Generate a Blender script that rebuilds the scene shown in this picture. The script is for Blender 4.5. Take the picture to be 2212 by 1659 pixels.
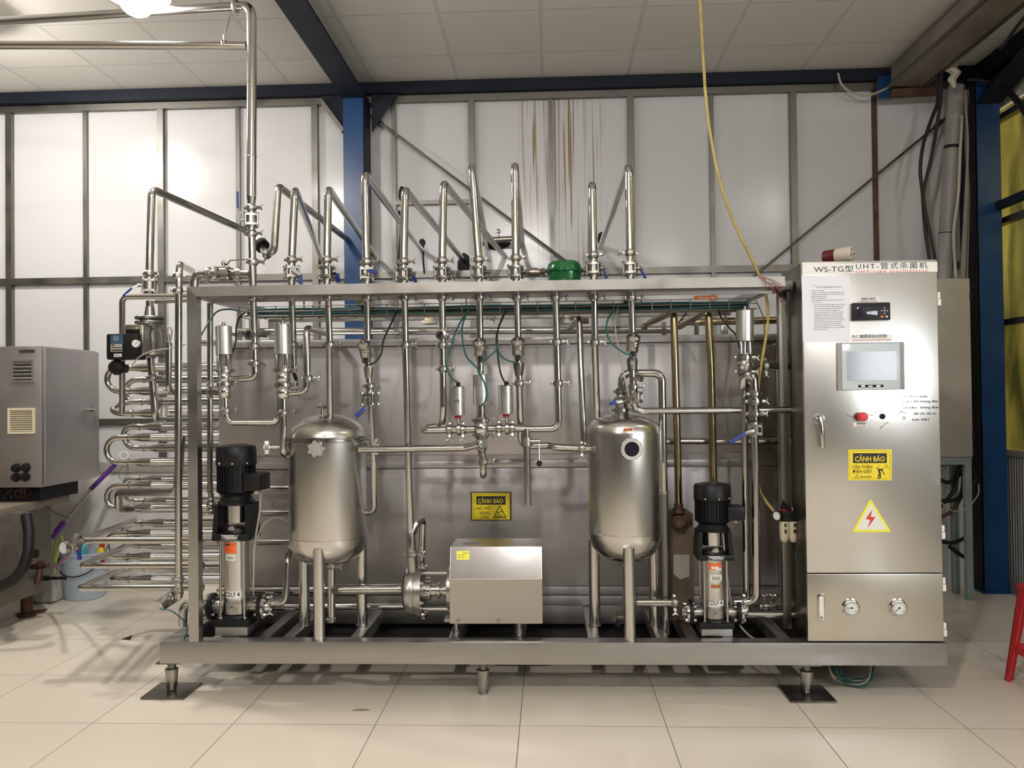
import bpy, bmesh, math, random
from math import sin, cos, pi, radians, hypot, atan2, sqrt
from mathutils import Vector, Matrix
random.seed(7)
S = bpy.context.scene
COL = S.collection
for o in list(bpy.data.objects):
    bpy.data.objects.remove(o, do_unlink=True)

# ------------------------------------------------------------------ camera
YAW, PITCH, ROLL, FPX, EYE = .04464, .01364, -.01128, 1804., 1.36
_cy, _sy, _cp, _sp = cos(YAW), sin(YAW), cos(PITCH), sin(PITCH)
FW = Vector((-_sy*_cp, _cy*_cp, _sp))
_r0 = Vector((_cy, _sy, 0)); _u0 = _r0.cross(FW)
RT = _r0*cos(ROLL) + _u0*sin(ROLL)
UP = -_r0*sin(ROLL) + _u0*cos(ROLL)
CAM = Vector((0, 0, EYE))
cd = bpy.data.cameras.new('camera'); cam = bpy.data.objects.new('camera', cd); COL.objects.link(cam)
cd.sensor_fit = 'HORIZONTAL'; cd.sensor_width = 36.0; cd.lens = 36.0*FPX/2212.0; cd.clip_start = .05
M = Matrix((RT, UP, -FW)).transposed().to_4x4(); M.translation = CAM
cam.matrix_world = M
S.camera = cam

# ------------------------------------------------------------------ world, exposure
w = bpy.data.worlds.new('world'); S.world = w; w.use_nodes = True
w.node_tree.nodes['Background'].inputs[0].default_value = (.9, .93, 1, 1)
w.node_tree.nodes['Background'].inputs[1].default_value = .06
S.view_settings.view_transform = 'Standard'
try: S.view_settings.look = 'None'
except Exception: pass
S.view_settings.exposure = 0.38
S.view_settings.gamma = 1.0
S.view_settings.use_curve_mapping = False
try:
    S.cycles.caustics_reflective = False; S.cycles.caustics_refractive = False
except Exception: pass

# lamps of the hall: (x, y, z, radius, strength, colour)  -- bulbs are built with the room below
LAMPS = [(-1.945, 3.88, 3.275, .085, 480, (1, .96, .90)),
         (-0.35, 0.45, 3.40, .085, 640, (1, .96, .91)),
         (2.0, -2.6, 3.40, .085, 500, (1, .96, .91)),
         (-3.42, 4.6, 3.46, .080, 400, (1, .96, .90)),
         (-2.2, -2.6, 3.40, .085, 500, (1, .96, .91)),
         (2.4, 2.7, 3.40, .075, 90, (1, .96, .91))]

# ------------------------------------------------------------------ pixel <-> place
def ray(px, py): return FW + RT*((px-1106)/FPX) - UP*((py-829.5)/FPX)
def at(px, py, Y):
    d = ray(px, py); return CAM + d*(Y/d.y)
def atz(px, py, z):
    d = ray(px, py); return CAM + d*((z-EYE)/d.z)
def atx(px, py, X):
    d = ray(px, py); return CAM + d*(X/d.x)
def sz(n, Y): return n*Y/FPX                       # n pixels at depth Y, in metres

# ------------------------------------------------------------------ materials
MATS = {}
def nodes(name):
    m = bpy.data.materials.new(name); m.use_nodes = True
    nt = m.node_tree; b = nt.nodes['Principled BSDF']
    return m, nt, b
def N(nt, t, **kw):
    n = nt.nodes.new(t)
    for k, v in kw.items():
        if k in n.inputs: n.inputs[k].default_value = v
        else: setattr(n, k, v)
    return n
def L(nt, a, b): nt.links.new(a, b)
def plain(name, col, rough=.5, metal=0., spec=.5, emit=None, coat=0, trans=0., var=.0, scale=8., bump=0.):
    m, nt, b = nodes(name)
    b.inputs['Base Color'].default_value = (*col, 1); b.inputs['Roughness'].default_value = rough
    b.inputs['Metallic'].default_value = metal; b.inputs['Specular IOR Level'].default_value = spec
    b.inputs['Coat Weight'].default_value = coat; b.inputs['Transmission Weight'].default_value = trans
    if emit:
        b.inputs['Emission Color'].default_value = (*emit[0], 1); b.inputs['Emission Strength'].default_value = emit[1]
    if var or bump:
        tc = N(nt, 'ShaderNodeTexCoord'); no = N(nt, 'ShaderNodeTexNoise', Scale=scale, Detail=4.)
        L(nt, tc.outputs['Object'], no.inputs['Vector'])
        if var:
            mx = N(nt, 'ShaderNodeMix', data_type='RGBA', blend_type='MULTIPLY')
            mx.inputs[0].default_value = 1
            r = N(nt, 'ShaderNodeMapRange'); r.inputs[1].default_value = .3; r.inputs[2].default_value = .7
            r.inputs[3].default_value = 1-var; r.inputs[4].default_value = 1+var*.3
            L(nt, no.outputs[0], r.inputs[0]); L(nt, r.outputs[0], mx.inputs[7])
            mx.inputs[6].default_value = (*col, 1); L(nt, mx.outputs[2], b.inputs['Base Color'])
        if bump:
            bp = N(nt, 'ShaderNodeBump', Strength=bump, Distance=.02); L(nt, no.outputs[0], bp.inputs['Height'])
            L(nt, bp.outputs[0], b.inputs['Normal'])
    MATS[name] = m; return m
def steel(name, col=(.6, .58, .54), rough=.28, stretch=(3, 3, 90), bump=.04, stain=0., stain_col=(.30, .22, .13), aniso=0., var=.25, sscale=3.):
    """brushed stainless steel: grain stretched across one axis, smudges in the roughness, optional stains"""
    m, nt, b = nodes(name)
    tc = N(nt, 'ShaderNodeTexCoord'); mp = N(nt, 'ShaderNodeMapping'); mp.inputs['Scale'].default_value = stretch
    L(nt, tc.outputs['Object'], mp.inputs[0])
    gr = N(nt, 'ShaderNodeTexNoise', Scale=1.6, Detail=2.); L(nt, mp.outputs[0], gr.inputs['Vector'])
    sm = N(nt, 'ShaderNodeTexNoise', Scale=sscale, Detail=2.5, Roughness=.5); L(nt, tc.outputs['Object'], sm.inputs['Vector'])
    r = N(nt, 'ShaderNodeMapRange'); r.inputs[1].default_value = .3; r.inputs[2].default_value = .72
    r.inputs[3].default_value = rough*(1-var); r.inputs[4].default_value = rough*(1+var)
    ad = N(nt, 'ShaderNodeMath', operation='ADD'); 
    g2 = N(nt, 'ShaderNodeMath', operation='MULTIPLY_ADD'); g2.inputs[1].default_value = .5; g2.inputs[2].default_value = .25
    L(nt, gr.outputs[0], g2.inputs[0])
    mu = N(nt, 'ShaderNodeMath', operation='MULTIPLY'); mu.inputs[1].default_value = 1.0
    L(nt, sm.outputs[0], mu.inputs[0]); L(nt, mu.outputs[0], ad.inputs[0])
    m3 = N(nt, 'ShaderNodeMath', operation='MULTIPLY'); m3.inputs[1].default_value = .0
    L(nt, g2.outputs[0], m3.inputs[0]); L(nt, m3.outputs[0], ad.inputs[1]); L(nt, ad.outputs[0], r.inputs[0])
    L(nt, r.outputs[0], b.inputs['Roughness'])
    if bump > .009:
        bp = N(nt, 'ShaderNodeBump', Strength=bump, Distance=.002); L(nt, gr.outputs[0], bp.inputs['Height']); L(nt, bp.outputs[0], b.inputs['Normal'])
    b.inputs['Metallic'].default_value = 1.
    cr = N(nt, 'ShaderNodeMix', data_type='RGBA'); cr.inputs[6].default_value = (*col, 1); cr.inputs[7].default_value = (*stain_col, 1)
    if stain:
        s2 = N(nt, 'ShaderNodeMapRange'); s2.inputs[1].default_value = .48; s2.inputs[2].default_value = .8; s2.inputs[3].default_value = 0; s2.inputs[4].default_value = stain
        L(nt, sm.outputs[0], s2.inputs[0]); L(nt, s2.outputs[0], cr.inputs[0])
    else: cr.inputs[0].default_value = 0
    L(nt, cr.outputs[2], b.inputs['Base Color'])
    if aniso:
        b.inputs['Anisotropic'].default_value = aniso
        tg = N(nt, 'ShaderNodeTangent', direction_type='RADIAL', axis='Z'); L(nt, tg.outputs[0], b.inputs['Tangent'])
    MATS[name] = m; return m

def grid_mat(name, col, line, sx, sy, x0, y0, wx, wy, rough, var=.06, line_rough=.6, tint=None, bump=0., seam_y=None):
    """tiles or panels: two sets of joint lines in object space"""
    m, nt, b = nodes(name)
    tc = N(nt, 'ShaderNodeTexCoord'); sp = N(nt, 'ShaderNodeSeparateXYZ'); L(nt, tc.outputs['Object'], sp.inputs[0])
    def lines(out, s, o, wd):
        a = N(nt, 'ShaderNodeMath', operation='SUBTRACT'); a.inputs[1].default_value = o; L(nt, out, a.inputs[0])
        d = N(nt, 'ShaderNodeMath', operation='DIVIDE'); d.inputs[1].default_value = s; L(nt, a.outputs[0], d.inputs[0])
        f = N(nt, 'ShaderNodeMath', operation='PINGPONG'); f.inputs[1].default_value = .5; L(nt, d.outputs[0], f.inputs[0])
        c = N(nt, 'ShaderNodeMath', operation='LESS_THAN'); c.inputs[1].default_value = wd/s/2; L(nt, f.outputs[0], c.inputs[0])
        fl = N(nt, 'ShaderNodeMath', operation='FLOOR'); L(nt, d.outputs[0], fl.inputs[0])
        return c.outputs[0], fl.outputs[0]
    ax, fx = lines(sp.outputs[0], sx, x0, wx); ay, fy = lines(sp.outputs[1], sy, y0, wy)
    cb = N(nt, 'ShaderNodeCombineXYZ'); L(nt, fx, cb.inputs[0]); L(nt, fy, cb.inputs[1])
    wn = N(nt, 'ShaderNodeTexWhiteNoise', noise_dimensions='3D'); L(nt, cb.outputs[0], wn.inputs[0])
    no = N(nt, 'ShaderNodeTexNoise', Scale=1.7, Detail=4.); L(nt, tc.outputs['Object'], no.inputs['Vector'])
    av = N(nt, 'ShaderNodeMath', operation='ADD'); L(nt, wn.outputs[0], av.inputs[0]); L(nt, no.outputs[0], av.inputs[1])
    r = N(nt, 'ShaderNodeMapRange'); r.inputs[1].default_value = .2; r.inputs[2].default_value = 1.8; r.inputs[3].default_value = 1-var; r.inputs[4].default_value = 1+var
    L(nt, av.outputs[0], r.inputs[0])
    mul = N(nt, 'ShaderNodeMix', data_type='RGBA', blend_type='MULTIPLY'); mul.inputs[0].default_value = 1; mul.inputs[6].default_value = (*col, 1); L(nt, r.outputs[0], mul.inputs[7])
    m1 = N(nt, 'ShaderNodeMix', data_type='RGBA'); L(nt, ay, m1.inputs[0]); L(nt, mul.outputs[2], m1.inputs[6]); m1.inputs[7].default_value = (*line, 1)
    m2 = N(nt, 'ShaderNodeMix', data_type='RGBA'); L(nt, ax, m2.inputs[0]); L(nt, m1.outputs[2], m2.inputs[6]); m2.inputs[7].default_value = (*(seam_y or line), 1)
    L(nt, m2.outputs[2], b.inputs['Base Color'])
    mx = N(nt, 'ShaderNodeMath', operation='MAXIMUM'); L(nt, ax, mx.inputs[0]); L(nt, ay, mx.inputs[1])
    rr = N(nt, 'ShaderNodeMapRange'); rr.inputs[3].default_value = rough; rr.inputs[4].default_value = line_rough
    L(nt, mx.outputs[0], rr.inputs[0]); 
    r2 = N(nt, 'ShaderNodeMath', operation='MULTIPLY_ADD'); r2.inputs[1].default_value = rough*.8; L(nt, no.outputs[0], r2.inputs[0]); L(nt, rr.outputs[0], r2.inputs[2])
    L(nt, r2.outputs[0], b.inputs['Roughness'])
    if bump:
        bp = N(nt, 'ShaderNodeBump', Strength=bump, Distance=.01); L(nt, no.outputs[0], bp.inputs['Height']); L(nt, bp.outputs[0], b.inputs['Normal'])
    MATS[name] = m; return m

# stainless of several finishes
PIPE = steel('polished_pipe_steel', (.50, .49, .47), .17, (40, 40, 4), .0, .30, (.34, .29, .22), sscale=5.)
PIPED = steel('dull_pipe_steel', (.42, .40, .36), .28, (30, 30, 6), .0, .6, (.26, .20, .13), sscale=7.)
GOLD = steel('heat_tinted_pipe_steel', (.44, .36, .22), .19, (30, 30, 4), .0, .4, (.25, .15, .08), sscale=4.)
BOXS = steel('brushed_frame_steel', (.44, .43, .415), .35, (4, 60, 60), .0, .06, (.36, .32, .26))
POST = steel('brushed_post_steel', (.50, .49, .47), .30, (60, 60, 4), .0, .05, (.36, .32, .26))
TANK = steel('tank_steel', (.62, .605, .58), .25, (4, 4, 120), .0, .0, (.40, .36, .30), aniso=.5, var=.10)
SHEET = steel('sheet_steel', (.43, .412, .415), .46, (60, 60, 3), .0, .25, (.34, .30, .27), sscale=1.6)
CAB = steel('cabinet_steel', (.64, .625, .60), .27, (70, 70, 3), .0, .0, (.50, .43, .32), sscale=1.5)
CABL = steel('stained_cabinet_steel', (.64, .60, .52), .34, (70, 70, 3), .0, .30, (.52, .42, .26), sscale=2.2)
MIRR = steel('mirror_steel', (.62, .61, .59), .17, (40, 40, 4), .0, .15, (.4, .36, .3))
CAST = steel('cast_steel', (.40, .39, .37), .30, (8, 8, 8), .02, .4, (.33, .28, .22), sscale=9.)
GALV = steel('galvanised_steel', (.19, .185, .17), .46, (9, 9, 9), .0, .7, (.24, .20, .15), sscale=6.)
RUST = plain('rusty_steel', (.11, .055, .035), .6, .4, var=.4, scale=12)
BEAM = steel('weathered_beam_steel', (.35, .335, .315), .48, (4, 30, 30), .0, .45, (.24, .20, .16), sscale=7.)
ACT = steel('satin_cylinder_steel', (.70, .69, .67), .33, (8, 8, 8), .0, .0, aniso=.4)
ALU = steel('cast_aluminium', (.70, .69, .66), .42, (8, 8, 8), .0, .0)
DARKS = steel('dark_steel', (.20, .19, .17), .35, (20, 20, 4), .05, .4, (.08, .07, .06))
BLACK = plain('black_paint', (.007, .007, .008), .42, spec=.3)
BLACKM = plain('matt_black', (.008, .008, .009), .6, spec=.25)
RUBBER = plain('black_rubber', (.007, .007, .007), .5, spec=.3)
BLUEH = plain('blue_grip', (.012, .035, .22), .45)
WHITE = plain('white_sticker', (.80, .79, .76), .45)
PAPER = plain('white_paper', (.74, .74, .80), .35)
YEL = plain('yellow_sticker', (.85, .68, .02), .4)
YEL2 = plain('bright_yellow_sticker', (.90, .85, .03), .4)
INK = plain('black_ink', (.012, .012, .012), .5)
GREYINK = plain('grey_ink', (.18, .18, .20), .6)
REDINK = plain('red_ink', (.70, .05, .03), .5)
ORANGE = plain('orange_label', (.85, .16, .03), .5)
COPPER = plain('brown_label', (.42, .13, .04), .4)
RED = plain('red_plastic', (.55, .02, .03), .35)
REDBTN = plain('red_button', (.65, .03, .04), .35)
GREENP = plain('green_plastic', (.005, .12, .03), .18, coat=.6)
TEAL = plain('teal_cable', (.01, .09, .09), .4)
GREYC = plain('grey_cable', (.38, .36, .30), .5)
BLKC = plain('black_cable', (.008, .008, .008), .5, spec=.3)
HOSE = plain('yellow_hose', (.47, .35, .10), .35, var=.3, scale=20)
BLUE = plain('blue_paint', (.009, .050, .150), .34, spec=.35, var=.25, scale=5, bump=.06)
NAVY = plain('dark_blue_paint', (.009, .013, .024), .55, spec=.25, var=.3, scale=6)
IVORY = plain('ivory_plastic', (.62, .56, .42), .45)
PVC = plain('grey_pvc', (.25, .235, .22), .45, var=.25, scale=4)
GREYPNL = plain('grey_painted_metal', (.42, .39, .33), .5, var=.15, scale=4)
MINT = plain('pale_blue_paint', (.28, .36, .35), .55, var=.3, scale=8)
MAROON = plain('maroon_plastic', (.12, .012, .015), .4)
CREAM = plain('cream_plastic', (.62, .54, .44), .5)
GLASSD = plain('dark_glass', (.02, .02, .03), .06, spec=.6)
SCREEN = plain('touch_screen', (.30, .32, .36), .12, spec=.6)
BEZEL = plain('bezel_grey', (.30, .28, .28), .45)
FILM = plain('film_edge', (.55, .62, .66), .12, spec=.6)
DIAL = plain('gauge_dial', (.80, .80, .80), .35)
PURPLE = plain('purple_plastic', (.10, .015, .22), .4)
LBLUE = plain('pale_blue_plastic', (.45, .53, .62), .45)
CYAN = plain('cyan_plastic', (.10, .45, .55), .4)
GREENH = plain('green_hose', (.25, .33, .10), .4)
PINK = plain('pink_hose', (.45, .24, .38), .35)
BROWNP = plain('brown_insulation', (.17, .12, .08), .75, var=.4, scale=6)
WASH = plain('galvanised_dust', (.30, .22, .16), .6)
CLEAR = plain('clear_vinyl', (.12, .11, .10), .22, var=.4, scale=9, bump=.5)

# ------------------------------------------------------------------ mesh building
def frame(ax, hint=None):
    ax = Vector(ax).normalized()
    h = Vector(hint) if hint else (Vector((0, 0, 1)) if abs(ax.z) < .9 else Vector((1, 0, 0)))
    x = h.cross(ax).normalized(); y = ax.cross(x)
    return x, y, ax
class B:
    def __init__(s): s.v = []; s.f = []
    def add(s, vs, fs):
        o = len(s.v); s.v += [tuple(v) for v in vs]; s.f += [tuple(i+o for i in f) for f in fs]; return s
    def box(s, c, d, bev=0., rot=None):
        bm = bmesh.new(); bmesh.ops.create_cube(bm, size=1)
        bmesh.ops.scale(bm, vec=Vector(d), verts=bm.verts)
        if bev: bmesh.ops.bevel(bm, geom=bm.edges[:], offset=bev, segments=2, affect='EDGES', profile=.6)
        if rot is not None: bmesh.ops.transform(bm, matrix=rot.to_4x4(), verts=bm.verts)
        bmesh.ops.translate(bm, vec=Vector(c), verts=bm.verts)
        bm.verts.index_update(); s.add([v.co.copy() for v in bm.verts], [[v.index for v in f.verts] for f in bm.faces]); bm.free(); return s
    def bx(s, a, b, bev=0.):
        a = Vector(a); b = Vector(b); return s.box((a+b)/2, [abs(q) for q in (b-a)], bev)
    def bar(s, p, q, wdt, hgt, bev=0., up=None):
        p = Vector(p); q = Vector(q); x, y, z = frame(q-p, up)
        return s.box((p+q)/2, (wdt, hgt, (q-p).length), bev, Matrix((x, y, z)).transposed())
    def lathe(s, o, ax, prof, n=20, hint=None):
        """prof: list of (distance along axis, radius)"""
        x, y, z = frame(ax, hint); o = Vector(o); vs = []; fs = []; rings = []
        for t, r in prof:
            if r < 1e-6: rings.append([len(vs)]); vs.append(o+z*t)
            else:
                rings.append(list(range(len(vs), len(vs)+n)))
                vs += [o + z*t + (x*cos(2*pi*k/n)+y*sin(2*pi*k/n))*r for k in range(n)]
        for a, b in zip(rings, rings[1:]):
            for k in range(n):
                q = (k+1) % n
                if len(a) == 1 and len(b) == 1: continue
                if len(a) == 1: fs.append((a[0], b[q], b[k])[::-1])
                elif len(b) == 1: fs.append((a[k], a[q], b[0]))
                else: fs.append((a[k], a[q], b[q], b[k]))
        if len(rings[0]) > 1: fs.append(tuple(rings[0][::-1]))
        if len(rings[-1]) > 1: fs.append(tuple(rings[-1]))
        return s.add(vs, fs)
    def cyl(s, p, q, r, r2=None, n=20):
        p = Vector(p); q = Vector(q); return s.lathe(p, q-p, [(0, r), ((q-p).length, r if r2 is None else r2)], n)
    def tube(s, pts, r, bend=0., n=14, closed=False, caps=True):
        P = [Vector(p) for p in pts]
        if bend and len(P) > 2:
            out = [P[0]]
            for i in range(1, len(P)-1):
                a, b, c = P[i-1], P[i], P[i+1]; u = (a-b); v = (c-b)
                lu, lv = u.length, v.length
                if lu < 1e-6 or lv < 1e-6: continue
                u /= lu; v /= lv; ang = u.angle(v, 0)
                if ang > pi-.03: out.append(b); continue
                t = min(bend/max(math.tan(ang/2), .05), lu*.49, lv*.49); R = t*math.tan(ang/2)
                bis = (u+v).normalized(); ctr = b + bis*(R/sin(ang/2)); sw = pi-ang
                k = max(3, int(sw/(pi/2)*7)); e1 = (b+u*t)-ctr; e2 = (b+v*t)-ctr
                nn = e1.cross(e2).normalized()
                for j in range(k+1):
                    out.append(ctr + Matrix.Rotation(sw*j/k, 3, nn) @ e1)
            out.append(P[-1]); P = out
        T = []
        for i in range(len(P)):
            a = P[max(i-1, 0)]; c = P[min(i+1, len(P)-1)]; d = c-a
            T.append(d.normalized() if d.length > 1e-9 else Vector((0, 0, 1)))
        x, y, z = frame(T[0]); vs = []; fs = []
        rr = r if isinstance(r, (list, tuple)) else None
        for i, p in enumerate(P):
            if i:
                q = T[i-1].rotation_difference(T[i]); x = q @ x
                x = (x - T[i]*x.dot(T[i])).normalized()
            y = T[i].cross(x); R = rr[i] if rr and len(rr) == len(P) else (r if not rr else rr[0])
            vs += [p + (x*cos(2*pi*k/n)+y*sin(2*pi*k/n))*R for k in range(n)]
        m = len(P)
        for i in range(m-1):
            for k in range(n):
                q = (k+1) % n; fs.append((i*n+k, i*n+q, (i+1)*n+q, (i+1)*n+k))
        if caps: fs += [tuple(range(n))[::-1], tuple(range((m-1)*n, m*n))]
        return s.add(vs, fs)
    def ball(s, c, r, sx=1, sy=1, sz_=1, n=16):
        c = Vector(c); pr = [(-cos(pi*i/10), sin(pi*i/10)) for i in range(11)]
        o = len(s.v); s.lathe((0, 0, 0), (0, 0, 1), [(t*r, q*r) for t, q in pr], n)
        for i in range(o, len(s.v)):
            v = s.v[i]; s.v[i] = (v[0]*sx+c.x, v[1]*sy+c.y, v[2]*sz_+c.z)
        return s
    def torus(s, c, ax, R, r, n=24, m=8):
        x, y, z = frame(ax); c = Vector(c); vs = []; fs = []
        for i in range(n):
            d = x*cos(2*pi*i/n)+y*sin(2*pi*i/n)
            for j in range(m): vs.append(c + d*(R+r*cos(2*pi*j/m)) + z*(r*sin(2*pi*j/m)))
        for i in range(n):
            for j in range(m):
                a, b = (i+1) % n, (j+1) % m; fs.append((i*m+j, a*m+j, a*m+b, i*m+b))
        return s.add(vs, fs)
    def prism(s, poly, d):
        """poly: list of 3-D points in one plane; d: extrusion vector"""
        d = Vector(d); P = [Vector(p) for p in poly]; n = len(P)
        nrm = Vector((0, 0, 0))
        for i in range(n): nrm += P[i].cross(P[(i+1) % n])
        if nrm.dot(d) < 0: P = P[::-1]
        return s.add(P+[p+d for p in P], [tuple(range(n))[::-1], tuple(range(n, 2*n))] + [(i, (i+1) % n, n+(i+1) % n, n+i) for i in range(n)])
CACHE = {}
def origin_of(o):
    v = Vector((0, 0, 0))
    while o is not None: v += o.location; o = o.parent
    return v
def emit(b, name, mat, parent=None, at0=None, smooth=35):
    """link the collected shapes as ONE mesh object"""
    base = origin_of(parent) if parent else Vector(at0 or (0, 0, 0))
    me = bpy.data.meshes.new(name); me.from_pydata([Vector(v)-base for v in b.v], [], b.f); me.update()
    if smooth:
        me.polygons.foreach_set('use_smooth', [True]*len(me.polygons)); me.set_sharp_from_angle(angle=radians(smooth))
    me.materials.append(mat)
    o = bpy.data.objects.new(name, me); COL.objects.link(o)
    if parent: o.parent = parent
    elif at0: o.location = at0
    return o
def thing(name, label, cat, loc, group=None):
    o = bpy.data.objects.new(name, None); COL.objects.link(o); o.location = loc; o.empty_display_size = .05
    o['label'] = label; o['category'] = cat
    group = group or {'ball_valve': 'ball valves of the pipework', 'riser_pipe': 'risers over the top frame', 'process_pipe': 'steel pipes of the machine', 'temperature_transmitter': 'instrument heads', 'pneumatic_valve': 'pneumatic valves', 'butterfly_valve': 'butterfly valves with cylinders', 'multistage_pump': 'multistage pumps'}.get(name)
    if group: o['group'] = group
    return o
def tag(o, label, cat, group=None):
    o['label'] = label; o['category'] = cat
    if group: o['group'] = group
    return o
def struct(b, name, mat, smooth=35):
    o = emit(b, name, mat, smooth=smooth); o['kind'] = 'structure'; return o
def text(name, body, mat, org, xd, yd, h, parent, align='LEFT', sx=1., bold=0., depth=.0004, spacing=1.):
    """flat lettering: cap height h, written along xd with up direction yd, on the plane through org"""
    cu = bpy.data.curves.new(name, 'FONT'); cu.body = body; cu.size = h/.72; cu.align_x = align; cu.offset = bold*h; cu.space_character = spacing
    cu.extrude = depth; cu.resolution_u = 2; cu.space_line = 1.0
    t = bpy.data.objects.new(name, cu); COL.objects.link(t)
    dg = bpy.context.evaluated_depsgraph_get(); me = bpy.data.meshes.new_from_object(t.evaluated_get(dg))
    bpy.data.objects.remove(t, do_unlink=True)
    xd = Vector(xd).normalized(); yd = Vector(yd).normalized(); zd = xd.cross(yd)
    R = Matrix((xd, yd, zd)).transposed().to_4x4() @ Matrix.Diagonal((sx, 1, 1, 1)); R.translation = Vector(org)+zd*.0004-(origin_of(parent) if parent else Vector())
    me.transform(R); me.materials.clear(); me.materials.append(mat)
    o = bpy.data.objects.new(name, me); COL.objects.link(o)
    if parent: o.parent = parent
    return o

# ================================================================== the hall
ZC, YW, XR = 3.615, 6.0, 3.10
XL, YB = -8.5, -9.0
grid_mat('floor_tiles', (.78, .70, .585), (.16, .13, .10), .6, .6, -.138, 3.453, .0035, .0035, .13, var=.05)
grid_mat('ceiling_panels', (.72, .69, .64), (.36, .40, .36), .604, .61, -.025, 5.47, .024, .006, .5, var=.05, seam_y=(.60, .58, .54))
grid_mat('white_wall_tiles', (.74, .73, .73), (.55, .54, .52), .4, .3, -3.02, .0, .003, .003, .12, var=.02)
# glossy white wall sheets: slight waves, and rust drips under the leak in the beam
m, nt, b = nodes('white_wall_sheet'); MATS['white_wall_sheet'] = m
b.inputs['Roughness'].default_value = .22
tc = N(nt, 'ShaderNodeTexCoord'); sp = N(nt, 'ShaderNodeSeparateXYZ'); L(nt, tc.outputs['Object'], sp.inputs[0])
mp = N(nt, 'ShaderNodeMapping'); mp.inputs['Scale'].default_value = (1.0, 1, .35); L(nt, tc.outputs['Object'], mp.inputs[0])
wv = N(nt, 'ShaderNodeTexNoise', Scale=1.6, Detail=1.5); L(nt, mp.outputs[0], wv.inputs['Vector'])
bp = N(nt, 'ShaderNodeBump', Strength=.35, Distance=.05); L(nt, wv.outputs[0], bp.inputs['Height']); L(nt, bp.outputs[0], b.inputs['Normal'])
mp2 = N(nt, 'ShaderNodeMapping'); mp2.inputs['Scale'].default_value = (55, 1, .8); L(nt, tc.outputs['Object'], mp2.inputs[0])
dr = N(nt, 'ShaderNodeTexNoise', Scale=1.0, Detail=3., Distortion=.35); L(nt, mp2.outputs[0], dr.inputs['Vector'])
th = N(nt, 'ShaderNodeMapRange'); th.inputs[1].default_value = .54; th.inputs[2].default_value = .64; L(nt, dr.outputs[0], th.inputs[0])
def band(out, a, bb, c, d):
    r1 = N(nt, 'ShaderNodeMapRange'); r1.inputs[1].default_value = a; r1.inputs[2].default_value = bb; L(nt, out, r1.inputs[0])
    r2 = N(nt, 'ShaderNodeMapRange'); r2.inputs[1].default_value = c; r2.inputs[2].default_value = d; r2.inputs[3].default_value = 1; r2.inputs[4].default_value = 0; L(nt, out, r2.inputs[0])
    mm = N(nt, 'ShaderNodeMath', operation='MULTIPLY'); L(nt, r1.outputs[0], mm.inputs[0]); L(nt, r2.outputs[0], mm.inputs[1]); return mm.outputs[0]
bx_ = band(sp.outputs[0], -.22, -.12, .30, .48); bz_ = band(sp.outputs[2], 1.9, 2.6, 3.9, 4.)
mu = N(nt, 'ShaderNodeMath', operation='MULTIPLY'); L(nt, bx_, mu.inputs[0]); L(nt, bz_, mu.inputs[1])
mu2 = N(nt, 'ShaderNodeMath', operation='MULTIPLY'); L(nt, mu.outputs[0], mu2.inputs[0]); L(nt, th.outputs[0], mu2.inputs[1])
mx = N(nt, 'ShaderNodeMix', data_type='RGBA'); mx.inputs[6].default_value = (.59, .585, .59, 1); mx.inputs[7].default_value = (.26, .165, .07, 1)
L(nt, mu2.outputs[0], mx.inputs[0]); L(nt, mx.outputs[2], b.inputs['Base Color'])

struct(B().bx((XL, YB, -.1), (5.6, YW+.6, 0)), 'floor', MATS['floor_tiles'])
struct(B().bx((XL, YB, ZC), (5.6, YW+.6, ZC+.1)), 'ceiling', MATS['ceiling_panels'])
struct(B().bx((XL, YW, .905), (XR, YW+.08, ZC)), 'wall_back', MATS['white_wall_sheet'])
struct(B().bx((XL, YW-.02, 0), (XR, YW+.08, .83)), 'wall_back_tiles', MATS['white_wall_tiles'])
struct(B().bx((XL, YW-.035, .83), (XR, YW+.05, .905), .004), 'trim_dado', plain('grey_ledge', (.36, .34, .31), .5, var=.2))
HALLW = plain('hall_wall_paint', (.22, .21, .19), .6, var=.15, scale=2)
struct(B().bx((XL-.1, YB, 0), (XL, YW, ZC)), 'wall_left', HALLW)
struct(B().bx((XL, YB-.1, 0), (5.6, YB, ZC)), 'wall_front', plain('dark_hall_wall', (.10, .095, .09), .6, var=.3, scale=1.5))
# plain door panels added on the unseen hall wall for the steel to mirror
for i, x in enumerate((-4.6, -1.8, 1.2)):
    struct(B().bx((x, YB, .1), (x+1.9, YB+.03, 2.5), .005), 'door_%d' % (i+1), plain('roller_shutter_%d' % i, [(.04, .05, .06), (.22, .21, .19), (.03, .035, .04)][i], .5))
# wall framing: every upright is its own piece
for k in range(-8, 5):
    x = .032+.571*k
    wd = .044 if k % 2 else .030
    mat = GALV if k != 4 else RUST
    if k == -2: x = -1.105
    struct(B().bx((x-wd/2, YW-wd*.9, .905), (x+wd/2, YW-.0005, 3.53)), 'wall_stud', mat)
struct(B().bx((XL, YW-.034, 2.215), (XR, YW-.001, 2.262)), 'wall_girt', GALV)
struct(B().bx((XL, YW-.028, 1.185), (XR, YW-.001, 1.222)), 'wall_girt', GALV)
struct(B().bx((-1.10, YW-.03, 2.745), (-.545, YW-.001, 2.775)), 'wall_girt', GALV)
struct(B().bx((XL, YW-.045, 3.485), (XR, YW-.001, 3.532)), 'wall_header', GALV)
struct(B().bx((XL, YW-.10, 3.536), (XR, YW-.003, ZC-.001)), 'wall_top_beam', NAVY)

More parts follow.
